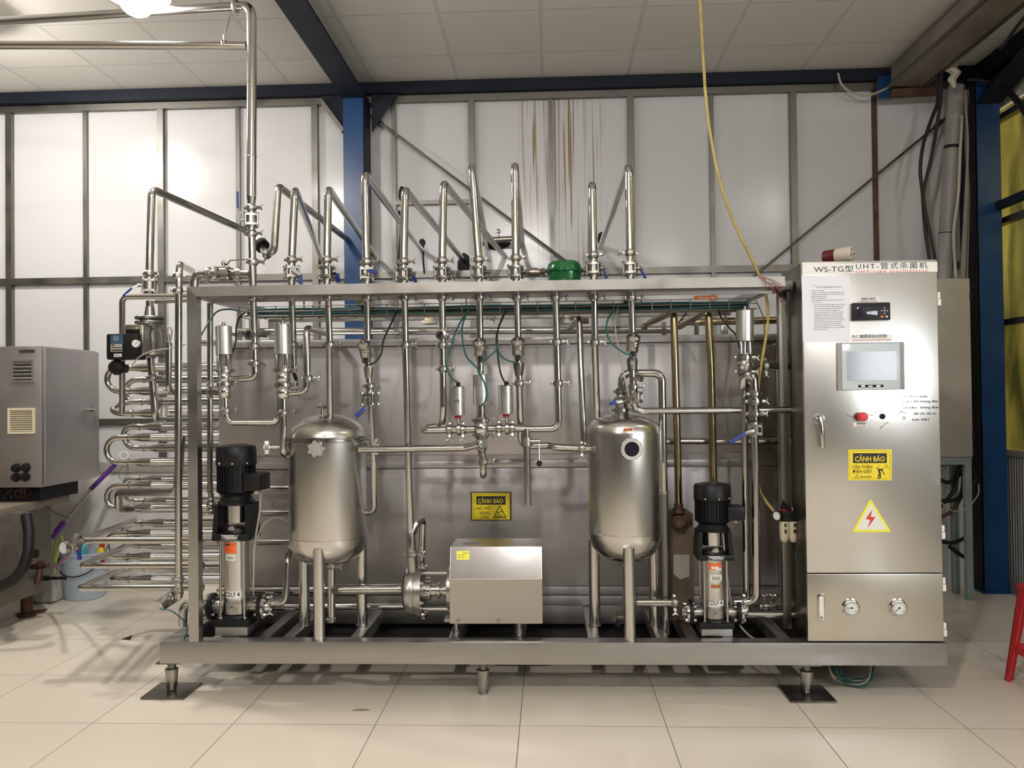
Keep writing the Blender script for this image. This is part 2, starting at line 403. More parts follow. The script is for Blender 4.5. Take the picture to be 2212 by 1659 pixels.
# blue portal columns and rafters (rolled sections: flange, web, flange)
def column(x0, x1, yf, yb, name):
    xm = (x0+x1)/2
    b = B().bx((x0, yf, 0), (x1, yf+.012, 3.50)).bx((xm-.005, yf+.012, 0), (xm+.005, yb-.012, 3.5)).bx((x0, yb-.012, 0), (x1, yb, 3.5))
    b.bx((x0-.03, yf-.03, 0), (x1+.03, yb+.005, .014))
    struct(b, name, BLUE)
column(-1.425, -1.283, 5.78, 5.992, 'column')
column(2.905, 3.058, 5.75, 5.992, 'column')
def rafter(x0, x1, name):
    xm = (x0+x1)/2
    struct(B().bx((x0, YB, 3.46), (x1, 5.992, 3.472)).bx((xm-.005, YB, 3.472), (xm+.005, 5.992, ZC-.002)), name, NAVY)
rafter(-1.425, -1.265, 'rafter'); rafter(2.905, 3.058, 'rafter')
g = B().prism([(2.975, 5.75, 3.30), (2.975, 5.75, 3.46), (2.975, 5.17, 3.46)], (.012, 0, 0)).prism([(2.905, 5.75, 3.30), (2.905, 5.17, 3.46), (2.905, 5.16, 3.448), (2.905, 5.738, 3.288)], (.153, 0, 0))
struct(g, 'rafter_haunch', NAVY)
struct(B().prism([at(691, 208, 5.9), at(742, 205, 5.9), at(742, 292, 5.9)], (0, .01, 0)), 'gusset_plate', NAVY)
struct(B().prism([at(803, 205, 5.9), at(858, 203, 5.9), at(803, 286, 5.9)], (0, .01, 0)), 'gusset_plate', NAVY)
struct(B().bar(at(693, 217, 5.88), at(742, 284, 5.88), .035, .03), 'gusset_brace', GALV)
def rod(a, b_, lab):
    o = emit(B().cyl(a, b_, .009, n=10).cyl(a+(b_-a)*.02, a+(b_-a)*.06, .016, n=10), 'brace_rod', DARKS); tag(o, lab, 'rod')
rod(at(801, 250, 5.94), at(1240, 577, 5.94), 'steel brace rod slanting down from the blue column behind the pipes')
rod(at(2044, 254, 5.94), at(1625, 600, 5.94), 'dark brace rod slanting across the wall above the control cabinet')

# right side of the hall: ribbed dado, yellow tinted glazing, and the next bay beyond it
m, nt, b = nodes('ribbed_sheet'); MATS['ribbed_sheet'] = m
tc = N(nt, 'ShaderNodeTexCoord'); wa = N(nt, 'ShaderNodeTexWave', wave_type='BANDS', bands_direction='Y', Scale=10.); L(nt, tc.outputs['Object'], wa.inputs[0])
bp = N(nt, 'ShaderNodeBump', Strength=.6, Distance=.012); L(nt, wa.outputs[1], bp.inputs['Height']); L(nt, bp.outputs[0], b.inputs['Normal'])
b.inputs['Base Color'].default_value = (.36, .36, .35, 1); b.inputs['Roughness'].default_value = .5
struct(B().bx((XR, YB, .0), (XR+.06, 5.99, .915)), 'wall_right', m)
struct(B().bx((XR-.045, YB, 0), (XR-.001, 5.74, .09), .008), 'baseboard_right', plain('dirty_kerb', (.20, .19, .17), .7, var=.4))
struct(B().bx((XR-.02, YB, .915), (XR+.08, 5.99, .955), .004), 'trim_sill', plain('dull_sill', (.34, .32, .28), .5, var=.2))
m, nt, b = nodes('yellow_tinted_pane'); MATS['yellow_tinted_pane'] = m
tc = N(nt, 'ShaderNodeTexCoord'); mp = N(nt, 'ShaderNodeMapping'); mp.inputs['Scale'].default_value = (1, 2.2, .5); L(nt, tc.outputs['Object'], mp.inputs[0])
no = N(nt, 'ShaderNodeTexNoise', Scale=2.4, Detail=2., Distortion=.6); L(nt, mp.outputs[0], no.inputs['Vector'])
bp = N(nt, 'ShaderNodeBump', Strength=.5, Distance=.05); L(nt, no.outputs[0], bp.inputs['Height']); L(nt, bp.outputs[0], b.inputs['Normal'])
cr_ = N(nt, 'ShaderNodeMix', data_type='RGBA'); cr_.inputs[6].default_value = (.22, .22, .09, 1); cr_.inputs[7].default_value = (1.0, .84, .26, 1)  # highlights of the pane put into its colour as olive to yellow noise
rm_ = N(nt, 'ShaderNodeMapRange'); rm_.inputs[1].default_value = .38; rm_.inputs[2].default_value = .62; L(nt, no.outputs[0], rm_.inputs[0]); L(nt, rm_.outputs[0], cr_.inputs[0]); L(nt, cr_.outputs[2], b.inputs['Base Color']); b.inputs['Roughness'].default_value = .04; b.inputs['Transmission Weight'].default_value = .85; b.inputs['IOR'].default_value = 1.35
b.inputs['Specular IOR Level'].default_value = 1.0; b.inputs['Specular Tint'].default_value = (1, .85, .3, 1)
struct(B().bx((XR+.02, 2.3, .957), (XR+.028, 5.98, 2.10)), 'window_1', m)
struct(B().bx((XR+.02, 2.3, 2.10), (XR+.028, 5.98, 3.28)), 'window_2', m)
struct(B().bx((XR, 1.55, .956), (XR+.06, 2.3, 3.289)).bx((XR, YB, .956), (XR+.06, -1.1, 3.289)).bx((XR, -1.1, 2.0), (XR+.06, 1.55, 3.289)).bx((XR, -1.1, .956), (XR+.06, 1.55, 1.35)), 'wall_right_middle', plain('middle_wall_sheet', (.50, .48, .44), .5, var=.1))
DAY = plain('daylight_pane', (.9, .95, 1), .3, emit=((.86, .94, 1), 10.0))
for i, (a_, b_) in enumerate(((-1.08, .20), (.25, 1.53))): struct(B().bx((XR+.03, a_, 1.37), (XR+.04, b_, 1.98)), 'window_%d' % (i+3), DAY)
struct(B().bx((XR+.0, .20, 1.35), (XR+.05, .25, 2.0)), 'trim_4', WHITE)
struct(B().bx((XR, 2.3, 1.80), (XR+.05, 5.99, 1.84)), 'trim_1', GALV)
struct(B().bx((XR-.01, 2.3, 2.49), (XR+.05, 5.99, 2.53)), 'trim_2', GALV)
struct(B().bx((XR-.01, 2.3, 3.20), (XR+.05, 5.99, 3.24)), 'trim_3', GALV)
struct(B().bx((XR, YB, 3.29), (XR+.06, 5.99, ZC)), 'wall_right_upper', plain('upper_wall_sheet', (.50, .47, .42), .5, var=.1))
struct(B().bar((XR-.06, 5.78, 2.60), (XR-.06, 2.3, 2.60), .05, .05), 'window_rail', NAVY)
struct(B().bx((5.5, YB, 0), (5.6, YW+.6, ZC)), 'wall_far_right', plain('next_bay_wall', (.22, .21, .13), .6, var=.5, scale=1.2))
struct(B().bx((XR, YW, 0), (5.6, YW+.1, ZC)), 'wall_next_bay', plain('next_bay_end_wall', (.20, .20, .12), .6, var=.5, scale=1.5))

struct(B().bx((2.897, 5.775, 0), (2.9045, 5.99, 3.5)), 'column_side_sheet', BLACKM)  # black sheet stands in for the shade inside the column section
struct(B().bx((-1.2825, 5.795, 0), (-1.276, 5.99, 3.5)), 'column_side_sheet', NAVY)  # navy sheet puts the shade of this column's side into colour
UPV_ = Vector((0, 0, 1)); SHADE = plain('white_shade', (.75, .74, .7), .4)
# lamps
for i, (x, y, z, r, st, c) in enumerate(LAMPS):
    labs = ['glowing bulb lamp hanging in front of the upper horizontal pipe', 'ceiling bulb lamp above the viewer, nearest the machine', 'ceiling bulb lamp above the viewer toward the right wall', 'ceiling bulb lamp by the back wall beyond the left edge', 'ceiling bulb lamp at the back of the hall', 'ceiling bulb lamp above the aisle right of the cabinet']
    t = thing('ceiling_lamp', labs[i], 'lamp', (x, y, ZC), 'ceiling bulb lamps')
    bm_ = plain('lamp_glow_%d' % i, (1, 1, 1), .5, emit=(c, st))
    emit(B().ball((x, y, z), r, n=20), 'bulb', bm_, t)
    emit(B().lathe((x, y, z+r*.15), UPV_, [(0, .150), (.004, .151), (r+.015, .05), (r+.03, .03), (r+.026, .024), (r+.010, .045), (.001, .147)], 28), 'shade', SHADE, t)
    emit(B().cyl((x, y, z+r+.03), (x, y, ZC-.006), .02, n=12).cyl((x, y, ZC-.008), (x, y, ZC), .05), 'stem', WHITE, t)
ADDED_GLOW = plain('lamp_glow_next_bay', (1, 1, 1), .5, emit=((1, .95, .8), 500))  # bulbs added beyond the glazing to brighten its panes
for x, y, z in ((4.4, 4.9, 2.6), (4.6, 3.2, 3.2)):
    t = thing('ceiling_lamp', 'bulb lamp seen through the yellow glazing%s' % ('' if y > 4 else ', nearer one'), 'lamp', (x, y, ZC), 'lamps of the next bay')
    emit(B().ball((x, y, z), .07), 'bulb', ADDED_GLOW, t)
    emit(B().cyl((x, y, z+.06), (x, y, ZC), .01, n=8), 'cord', WHITE, t)

# ================================================================== the sterilizer: skid, frame, cladding box
ZS = .248                                             # top of the skid rails
t = thing('machine_skid', 'long stainless base frame of the sterilizer, standing on three visible feet', 'frame', (0, 4.1, 0))
emit(B().bx((-1.80, 3.77, .148), (1.735, 3.85, ZS), .004), 'front_rail', BOXS, t)
emit(B().bx((-1.80, 4.44, .148), (1.735, 4.52, ZS), .004), 'rear_rail', BOXS, t)
emit(B().bx((-1.80, 4.90, .148), (1.735, 4.98, ZS), .004), 'rear_rail', BOXS, t)
for x in (-1.76, 1.695): emit(B().bx((x-.04, 3.851, .148), (x+.04, 4.899, ZS), .004), 'side_rail', BOXS, t)
for x in (-1.50, -1.345, -1.229, -.909, -.452, -.155, .19, .501, .64, .80, 1.05):
    emit(B().bx((x-.027, 3.851, .188), (x+.027, 4.439, ZS-.001), .003), 'cross_rail', BOXS, t)
for x, y in ((-1.768, 3.822), (-.318, 3.822), (1.138, 3.822), (-1.768, 4.93), (1.138, 4.93)):
    f = emit(B().lathe((x, y, .012), (0, 0, 1), [(0, .019), (.004, .022), (.05, .026), (.098, .030), (.10, .027), (.104, .016)]), 'foot', CAST, t)
    emit(B().cyl((x, y, .11), (x, y, .150), .019).bx((x-.055, y-.045, .142), (x+.055, y+.045, .1485)), 'threaded_rod', DARKS, f)
    if y < 4 and abs(x) > 1:
        emit(B().bx((x-.10, y-.10, 0), (x+.10, y+.105, .010), .001), 'foot_plate', DARKS, f)
    else: emit(B().cyl((x, y, 0), (x, y, .012), .022), 'foot_pad', CAST, f)

t = thing('overhead_rack', 'open stainless top frame with corner posts carrying the row of valves', 'frame', (-.3, 4.3, ZS))
ZT0, ZT1 = 1.832, 1.878
emit(B().prism([(-1.663, 3.77, ZT1), (1.056, 3.77, ZT1), (1.056, 3.77, ZT0), (-1.617, 3.77, ZT0)], (0, .05, 0)), 'front_beam', BEAM, t)
# wide flat channel behind the front beam: the pipes pass through it
emit(B().bx((-1.61, 3.82, ZT0+.004), (1.04, 3.93, ZT0+.010)).bx((-1.61, 3.926, ZT0-.012), (1.04, 3.932, ZT1-.01)), 'pipe_channel', SHEET, t)
emit(B().bx((-1.663, 4.88, 1.810), (1.056, 4.93, 1.856), .003), 'rear_beam', BOXS, t)
emit(B().bx((-1.663, 3.821, ZT0), (-1.617, 4.879, ZT1-.001), .003), 'side_beam', BOXS, t)
emit(B().bx((1.01, 3.821, ZT0), (1.056, 4.879, ZT1-.001), .003), 'side_beam', BOXS, t)
for x in (-.92, .36): emit(B().bx((x, 3.94, 1.80), (x+.045, 4.879, ZT0-.001), .003), 'cross_beam', BOXS, t)
emit(B().prism([(-1.663, 3.77, ZT1-.0005), (-1.617, 3.77, ZT0), (-1.617, 3.77, ZS), (-1.663, 3.77, ZS)], (0, .05, 0)), 'post', POST, t)
emit(B().bx((1.088, 4.0, ZS), (1.128, 4.04, ZT0), .003).bx((1.057, 3.90, ZT0), (1.128, 4.04, ZT1-.002), .002), 'post', DARKS, t)  # darker steel colour stands in for the shade on this post
emit(B().bx((-1.663, 4.56, ZS), (-1.617, 4.61, ZT0), .003), 'post', POST, t)
emit(B().bx((-1.663, 4.88, ZS), (-1.617, 4.93, 1.81), .003), 'post', POST, t)
emit(B().bx((1.0, 4.88, ZS), (1.04, 4.93, 1.81), .003), 'post', POST, t)

# insulated cladding box behind the pipes: folded sheet panels with ledges
YBX = 4.45
t = thing('cladding_box', 'grey stainless sheet housing forming the back of the pipework', 'housing', (-.3, 4.65, ZS))
x0, x1 = -1.785, 1.185
emit(B().bx((x0, YBX+.004, .262), (x1, 4.86, 1.63)), 'body', SHEET, t)
for z0, z1, nm in ((.352, .972, 'lower_panel'), (1.048, 1.612, 'upper_panel')):
    emit(B().bx((x0-.004, YBX-.008, z0), (x1+.004, YBX+.003, z1), .003), nm, SHEET, t)
emit(B().bx((x0-.012, YBX-.03, 1.632), (x1+.012, 4.87, 1.668), .004), 'top_ledge', SHEET, t)
emit(B().bx((x0-.008, YBX-.016, .979), (x1+.008, YBX+.003, 1.012), .002), 'middle_ledge', SHEET, t)
emit(B().bx((x0-.008, YBX-.016, .304), (x1+.008, YBX+.003, .346), .002), 'lower_ledge', SHEET, t)
emit(B().bx((x0-.01, YBX-.02, ZS+.001), (x1+.01, YBX+.002, .300), .003), 'bottom_ledge', SHEET, t)
emit(B().bx((x1+.006, YBX-.01, .262), (x1+.03, YBX+.012, 1.64), .003), 'corner_angle', SHEET, t)

# wire cable tray under the top frame, with its cable runs
t = thing('cable_tray', 'long wire mesh cable tray hung under the top frame', 'cable tray', (-.3, 4.04, 1.77))
b = B(); xa, xb = -1.50, .985
for y, z in ((3.985, 1.805), (3.985, 1.757), (4.03, 1.757), (4.075, 1.757), (4.12, 1.757), (4.12, 1.805), (3.985, 1.781)): b.cyl((xa, y, z), (xb, y, z), .0026, n=6)
k = 0; x = xa
while x <= xb:
    b.tube([(x, 3.985, 1.807), (x, 3.985, 1.757), (x, 4.12, 1.757), (x, 4.12, 1.807)], .0028, n=6); x += .0905
emit(b, 'wire_basket', GALV, t)
for x in (-1.2, -.4, .45): emit(B().cyl((x, 4.05, 1.757), (x, 4.05, 1.835), .004, n=8), 'hanger', GALV, t)
for i in range(9):
    pts = []; y0 = 4.0+.012*i; ph = random.random()*6
    for k in range(26):
        x = -1.47+k*2.42/25; pts.append((x, y0+.006*sin(3*x+ph), 1.765+.013*(i % 3)+.004*sin(7*x+ph)+(.010 if i > 6 else 0)*max(0, sin(5*x+ph))))
    o = emit(B().tube(pts, .0068 if i % 2 else .0055, n=8), 'cable', [TEAL, BLKC, TEAL, BLKC, TEAL, TEAL, BLKC, GREYC, GREYC][i])
    tag(o, 'signal cables bundled along the wire tray under the top frame', 'cable', 'cables lying in the wire tray')

# tube heat exchanger behind the box: long jacketed tubes joined by U-bends at the left
def hx_tube(px, py, Y, xr, row):
    c = at(px, py, Y); z = c.z
    b = B().lathe((c.x, Y, z), (1, 0, 0), [(0, .0165), (.03, .0165), (.031, .021), (.042, .021), (.043, .0165), (.07, .0170), (.12, .0245), (.122, .0255), (.175, .0255), (.177, .0265), (.18, .0265), (.182, .0255), (xr-c.x, .0255)], 18)
    return b, c
tubesA = [795, 845, 893, 945, 999, 1049, 1098, 1153, 1203, 1252]
xsA = [262, 265, 272, 262, 262, 264, 262, 262, 262, 264]
tubesB = [820, 868, 922, 968, 1022, 1035, 1083, 1130, 1178, 1228]
th_ = thing('tube_exchanger', 'stack of horizontal jacketed tubes with U-bends at the left end of the machine', 'heat exchanger', (-1.9, 4.6, .3))
cA = []
for i, (py, px) in enumerate(zip(tubesA, xsA)):
    b, c = hx_tube(px, py, 4.62, 1.26, 0); cA.append(c); emit(b, 'exchanger_tube', PIPE, th_)
cB = []
for i, py in enumerate(tubesB):
    if i == 4: continue
    b, c = hx_tube(298-(i % 3)*5, py, 4.80, 1.30, 1); cB.append(c); emit(b, 'exchanger_tube', PIPE, th_)
def ubend(a, b_, out):
    a = Vector(a); b_ = Vector(b_); m = (a+b_)/2; h = (a-b_)/2; R = h.length; st = max(out-R, .004)
    arc = [m+h*cos(pi*k/12)-Vector((st+R*sin(pi*k/12), 0, 0)) for k in range(13)]
    emit(B().tube([a]+arc+[b_], .0165, n=14), 'return_bend', PIPE, th_)
for i, j in ((0, 1), (3, 4), (5, 6), (7, 8)):
    ubend(cA[i], cA[j], .085)
for i, j in ((0, 1), (2, 3), (4, 5), (6, 7)):
    ubend(cB[i], cB[j], .07)
ubend(cA[2], cB[1]+Vector((0, 0, -.0)), .05); ubend(cA[9], cB[8], .075)
for x in (-1.70, 1.232):
    emit(B().bx((x-.02, 4.56, ZS), (x+.02, 4.60, 1.60)).bx((x-.02, 4.85, ZS), (x+.02, 4.90, 1.60)), 'support_post', DARKS, th_)
sk = bpy.data.objects['machine_skid']
emit(B().bx((-1.715, 4.10, .118), (1.65, 4.895, .126)).bx((-1.715, 4.10, .126), (1.65, 4.104, .15)), 'drip_tray', BLACKM, sk)  # flat black sheet with a front lip, just below the skid rails

# ================================================================== control cabinet
YC = 3.778
cab = thing('control_cabinet', 'tall brushed steel control cabinet at the right end of the machine', 'cabinet', (1.43, 3.95, ZS))
emit(B().bx((1.137, 3.802, ZS+.002), (1.722, 4.12, 1.940), .003), 'body', DARKS, cab)  # shade on the cabinet flank put into a darker steel colour
ud = emit(B().bx((1.134, YC, .556), (1.725, 3.801, 1.942), .004), 'door', CAB, cab); ud['label'] = 'tall upper door'
ld = emit(B().bx((1.134, YC, .254), (1.725, 3.801, .5515), .004), 'door', CABL, cab); ld['label'] = 'low lower door with two gauges'
F_ = YC - .0005
X_, Z_, NY = Vector((1, 0, 0)), Vector((0, 0, 1)), Vector((0, -1, 0))
def q(px, py, off=0.): return at(px, py, YC-off)
def rect(b, x0, y0, x1, y1, d0, d1, bev=0.):
    a = q(x0, y1); c = q(x1, y0); return b.bx((a.x, YC-d1, a.z), (c.x, YC-d0, c.z), bev)
# swing handle
c = q(1769, 905)
h = emit(B().lathe((c.x, YC, c.z), NY, [(0, .024), (.006, .024), (.012, .020), (.020, .016), (.026, .012)], 24), 'handle', MIRR, cab)
e = q(1773, 966)
emit(B().tube([(c.x, YC-.02, c.z+.008), (c.x+.001, YC-.028, c.z-.03), (c.x+.004, YC-.030, e.z+.05), (e.x, YC-.026, e.z+.004)], [.013, .013, .011, .010], n=12).ball((e.x, YC-.026, e.z+.004), .010), 'lever', MIRR, h)
# hinges down the right edge
for py in (645, 1150, 1263, 1361):
    c = q(2030 if py < 700 else 2039, py)
    emit(B().bx((1.7255, YC+.003, c.z-.030), (1.741, YC+.022, c.z-.001), .002).bx((1.7255, YC+.003, c.z+.001), (1.738, YC+.022, c.z+.030), .002), 'hinge', WHITE, cab)
# recorder
r_ = emit(rect(B(), 1838, 654, 1919, 693, 0, .022, .004), 'chart_recorder', BLACK, cab); r_['label'] = 'small black paperless recorder'
emit(rect(B(), 1848, 662, 1891, 684, .0221, .0232, .0005), 'display', GLASSD, r_)
pd = B()
for dx, dy in ((0, -6), (0, 6), (-6, 0), (6, 0), (0, 0)):
    c = q(1906+dx, 672+dy); pd.cyl((c.x, YC-.0221, c.z), (c.x, YC-.0245, c.z), .0035 if dx or dy else .0045, n=10)
emit(pd, 'arrow_pad', GREYC, r_)
emit(rect(B(), 1898, 683, 1904, 687, .0221, .0240), 'power_key', ORANGE, r_)
emit(rect(B(), 1909, 683, 1913, 687, .0221, .0240), 'menu_key', WHITE, r_)
# touch screen under its protective film
ts = emit(rect(B(), 1808, 739, 1951, 843, 0, .010, .002), 'touch_panel', BEZEL, cab); ts['label'] = 'grey framed touch screen still under its clear film'
emit(rect(B(), 1818, 741, 1941, 842, .0101, .0118, .001), 'clear_film', FILM, ts)
emit(rect(B(), 1828, 759, 1934, 822, .0119, .0128), 'screen', SCREEN, ts)
emit(rect(B(), 1852, 831, 1906, 837, .0119, .0130), 'name_bar', BLACKM, ts)
emit(rect(B(), 1858, 832, 1866, 836, .0131, .0134).bx(q(1893, 836, .0131), q(1902, 832, .0134)).bx(q(1876, 836, .0131), q(1885, 833, .0134)), 'bar_marking', WHITE, ts)
bb = B(); rs = random.Random(3)
for px, py in ((1882, 766), (1928, 772), (1856, 778), (1852, 786), (1837, 783), (1837, 793), (1877, 788), (1890, 781), (1918, 783), (1920, 794), (1867, 803), (1897, 800), (1902, 812), (1929, 814), (1871, 843-62)):
    c = q(px, py); bb.ball((c.x, YC-.0128, c.z), .0022, 1, .5, 1, 8)
emit(bb, 'film_bubbles', WHITE, ts)  # bubbles in the film, their glints put in as white
# buttons
eb = q(1859, 900)
bt = emit(B().lathe((eb.x, YC, eb.z), NY, [(0, .017), (.006, .017), (.007, .0), (.024, .0), (.026, .020), (.034, .020), (.038, .016), (.039, 0)], 24), 'stop_button', REDBTN, cab); bt['label'] = 'red mushroom stop button'
emit(B().tube([q(1829, 896, .003), q(1842, 902, .0), q(1852, 902, .02), q(1862, 898, .02), q(1876, 896, .0), q(1888, 897, .004)], .0009, n=6), 'wire_loop', BLKC, bt)
kb = q(1906, 899.5)
bt = emit(B().lathe((kb.x, YC, kb.z), NY, [(0, .0125), (.003, .0125), (.004, .010), (.004, 0)], 20), 'blanking_plug', BLACKM, cab)
# gauges, latch
for px, ang in ((1837, 185), (1939, 222)):
    c = q(px, 1311)
    g = emit(B().lathe((c.x, YC, c.z), NY, [(0, .039), (.003, .039), (.005, .034), (.022, .034), (.024, .031), (.024, .029), (.018, .0285)], 28), 'gauge', MIRR, cab)
    emit(B().cyl((c.x, YC-.012, c.z), (c.x, YC-.0185, c.z), .0284, n=28), 'dial', DIAL, g)
    tk = B()
    for k in range(11):
        a = radians(225-27*k); d = X_*cos(a)+Z_*sin(a); o = Vector((c.x, YC-.0189, c.z)); tk.bar(o+d*.020, o+d*.0255, .0016 if k % 5 else .0024, .0005, up=NY)
    emit(tk, 'scale_marking', INK, g)
    a = radians(ang); d = X_*cos(a)+Z_*sin(a); o = Vector((c.x, YC-.0195, c.z))
    emit(B().bar(o-d*.007, o+d*.022, .0022, .0008, up=NY).cyl(o, o+NY*.003, .004, n=12), 'needle', INK, g)
    s_ = B()
    for a in (90, 210, 330):
        p = o+(X_*cos(radians(a))+Z_*sin(radians(a)))*.0385; s_.cyl((p.x, YC, p.z), (p.x, YC-.007, p.z), .004, n=8)
    emit(s_, 'screws', CAST, g)
c = q(1773, 1311)
l_ = emit(B().box((c.x, YC-.005, c.z), (.030, .010, .118), .0045), 'flush_latch', MIRR, cab)
emit(B().box((c.x, YC-.011, c.z+.006), (.019, .004, .088), .0018), 'grip', WHITE, l_)
emit(B().cyl((c.x, YC-.010, c.z-.046), (c.x, YC-.0125, c.z-.046), .006, n=12), 'lock', CAST, l_)
# stickers and writing that belong to the cabinet door
st = emit(rect(B(), 1733, 565.5, 2024.5, 592, 0, .001), 'title_strip', WHITE, cab); st['label'] = 'white strip with the machine name'
OFF = .0011
def line(nm, body, mat, px, py, hpx, w_px=None, parent=cab, off=OFF, bold=0., yd=Z_, align='LEFT', sp_=1.):
    o = text(nm, body, mat, q(px, py, off), X_, yd, hpx*YC/FPX, parent, align, bold=bold, spacing=sp_)
    if w_px:
        xs = [v.co.x for v in o.data.vertices]
        if xs:
            k = w_px*YC/FPX/(max(xs)-min(xs)); x_ = min(xs)
            for v in o.data.vertices: v.co.x = (v.co.x-x_)*k + x_
            base = q(px, py, off).x - (origin_of(parent).x); sh = base-x_
            for v in o.data.vertices: v.co.x += sh
    return o
line('lettering', 'WS-TG型', INK, 1758, 588, 11.5, 83, st)
line('lettering', 'UHT-管式杀菌机', INK, 1849, 581, 10.5, 149, st, sp_=1.25)
line('lettering', 'UHT-tube sterilization', REDINK, 1849, 590, 6, 149, st, sp_=1.3)
lb = emit(rect(B(), 1851, 641, 1900, 653, 0, .0007), 'label_plate', WHITE, cab)
line('lettering', '温度记录仪', INK, 1860, 648, 4.6, 31, lb, OFF)
line('lettering', 'Temperature recorder', REDINK, 1856, 652.3, 2.4, 38, lb, OFF)
lb = emit(rect(B(), 1838, 722.5, 1926, 737.5, 0, .0007), 'label_plate', WHITE, cab)
line('lettering', 'PLC 触摸屏自动控制', INK, 1841, 730, 6, 72, lb)
line('lettering', 'automatic control touch screen', REDINK, 1842, 736.3, 3, 80, lb)
lb = emit(rect(B(), 1844, 912, 1874, 922, 0, .0007), 'label_plate', WHITE, cab)
line('lettering', '急停开关', INK, 1850, 917, 3.8, 19, lb); line('lettering', 'Urgent stop', REDINK, 1850, 921, 2.2, 19, lb)
lb = emit(rect(B(), 1891, 911, 1921, 921, 0, .0007), 'label_plate', WHITE, cab)
emit(B().tube([q(1902, 926, .0012), q(1910, 918, .0012), q(1917, 912, .0012)], .0008, n=6).tube([q(1901, 926, .0012), q(1906, 922, .0012), q(1904, 919, .0012)], .0012, n=6), 'pen_mark', INK, lb)
sl = Vector((.28, 0, 1)).normalized()
for body, px, py, w_ in (('chỉ điều chỉnh.', 1951, 859, 52), ('tuyệt đối không đưa', 1951, 870, 73), ('tắt bơm - không đưa', 1951, 883, 73), ('để tốc độ cl.', 1974, 896, 46), ('hơn 50H.', 1971, 909, 36)):
    line('handwriting', body, INK, px, py, 5.2, w_, cab, .0003, .0, Z_)
emit(B().tube([q(1946, 889, .0006), q(1952, 891, .0006), q(1958, 894, .0006)], .0011, n=6).tube([q(1944, 891, .0006), q(1946, 889, .0006), q(1949, 887, .0006)], .001, n=6).tube([q(1940, 896, .0006), q(1943, 893, .0006)], .0008, n=6).torus(q(1953, 903, .0006), NY, .006, .001, 12, 5), 'pen_mark', INK, cab)

# paper with the operating steps
pp = tag(emit(B().prism([q(1731.5, 596, .0003), q(1835, 595.5, .0003), q(1836, 737.5, .0003), q(1734.5, 738.5, .0003)], (0, -.0006, 0)), 'instruction_sheet', PAPER, at0=q(1785, 738)), 'white printed operating sheet taped to the upper left of the cabinet', 'paper sheet')
lines_ = ['1. Kiểm tra CO điện.', '2. Kiểm tra nước cấp cho các bình đạt 2/3 bồn trở lên.', '3. Kiểm tra áp lực không khí nén đạt 0.6 MPa trở lên', '    đảm bảo đóng mở van.', '4. Kiểm tra nước làm mát.', '5. Cài nhiệt độ thanh trùng, nguyên liệu ra bồn rót.', '6. Vận hành máy:']
line('lettering', 'CÁCH VẬN HÀNH MÁY UHT', GREYINK, 1764, 622, 3.1, 53, pp, .0011)
emit(B().tube([q(1755, 619, .0012), q(1758, 615, .0012), q(1762, 617, .0012), q(1765, 615, .0012)], .0007, n=6), 'emblem', REDINK, pp)
for i, s_ in enumerate(lines_): line('lettering', s_, GREYINK, 1752, 629+i*4.15, 1.9, min(70, len(s_)*1.36), pp, .0011)
body = ['Bật máy và chờ cho "Bơm" chạy ổn định trong vài', 'phút, sau đó từ từ mở van để không khí trong', 'nguyên liệu thoát ra đường hồi, nhiệt độ đạt', 'mức cài đặt thì bắt đầu cho nguyên liệu.', 'Theo dõi các đồng hồ báo nhiệt độ, áp suất và', 'đường dẫn trong suốt quá trình vận hành máy', 'nguyên liệu ra ổn định mới cho chạy vào bồn.', 'Khi gần hết nguyên liệu thì cho nước vào đẩy', 'hết nguyên liệu còn lại, rồi chạy nước sạch rửa', 'Làm vệ sinh bằng hóa chất theo quy trình và', 'tắt bơm, khóa van, ngắt cầu dao khi xong.', 'Trong trường hợp máy có sự cố phải dừng ngay,', 'báo cho kỹ thuật để kiểm tra và xử lý kịp thời,', 'không tự ý sửa chữa.']
for i, s_ in enumerate(body): line('lettering', s_, GREYINK, 1759, 659+i*4.15, 1.9, min(64, len(s_)*1.36), pp, .0011)

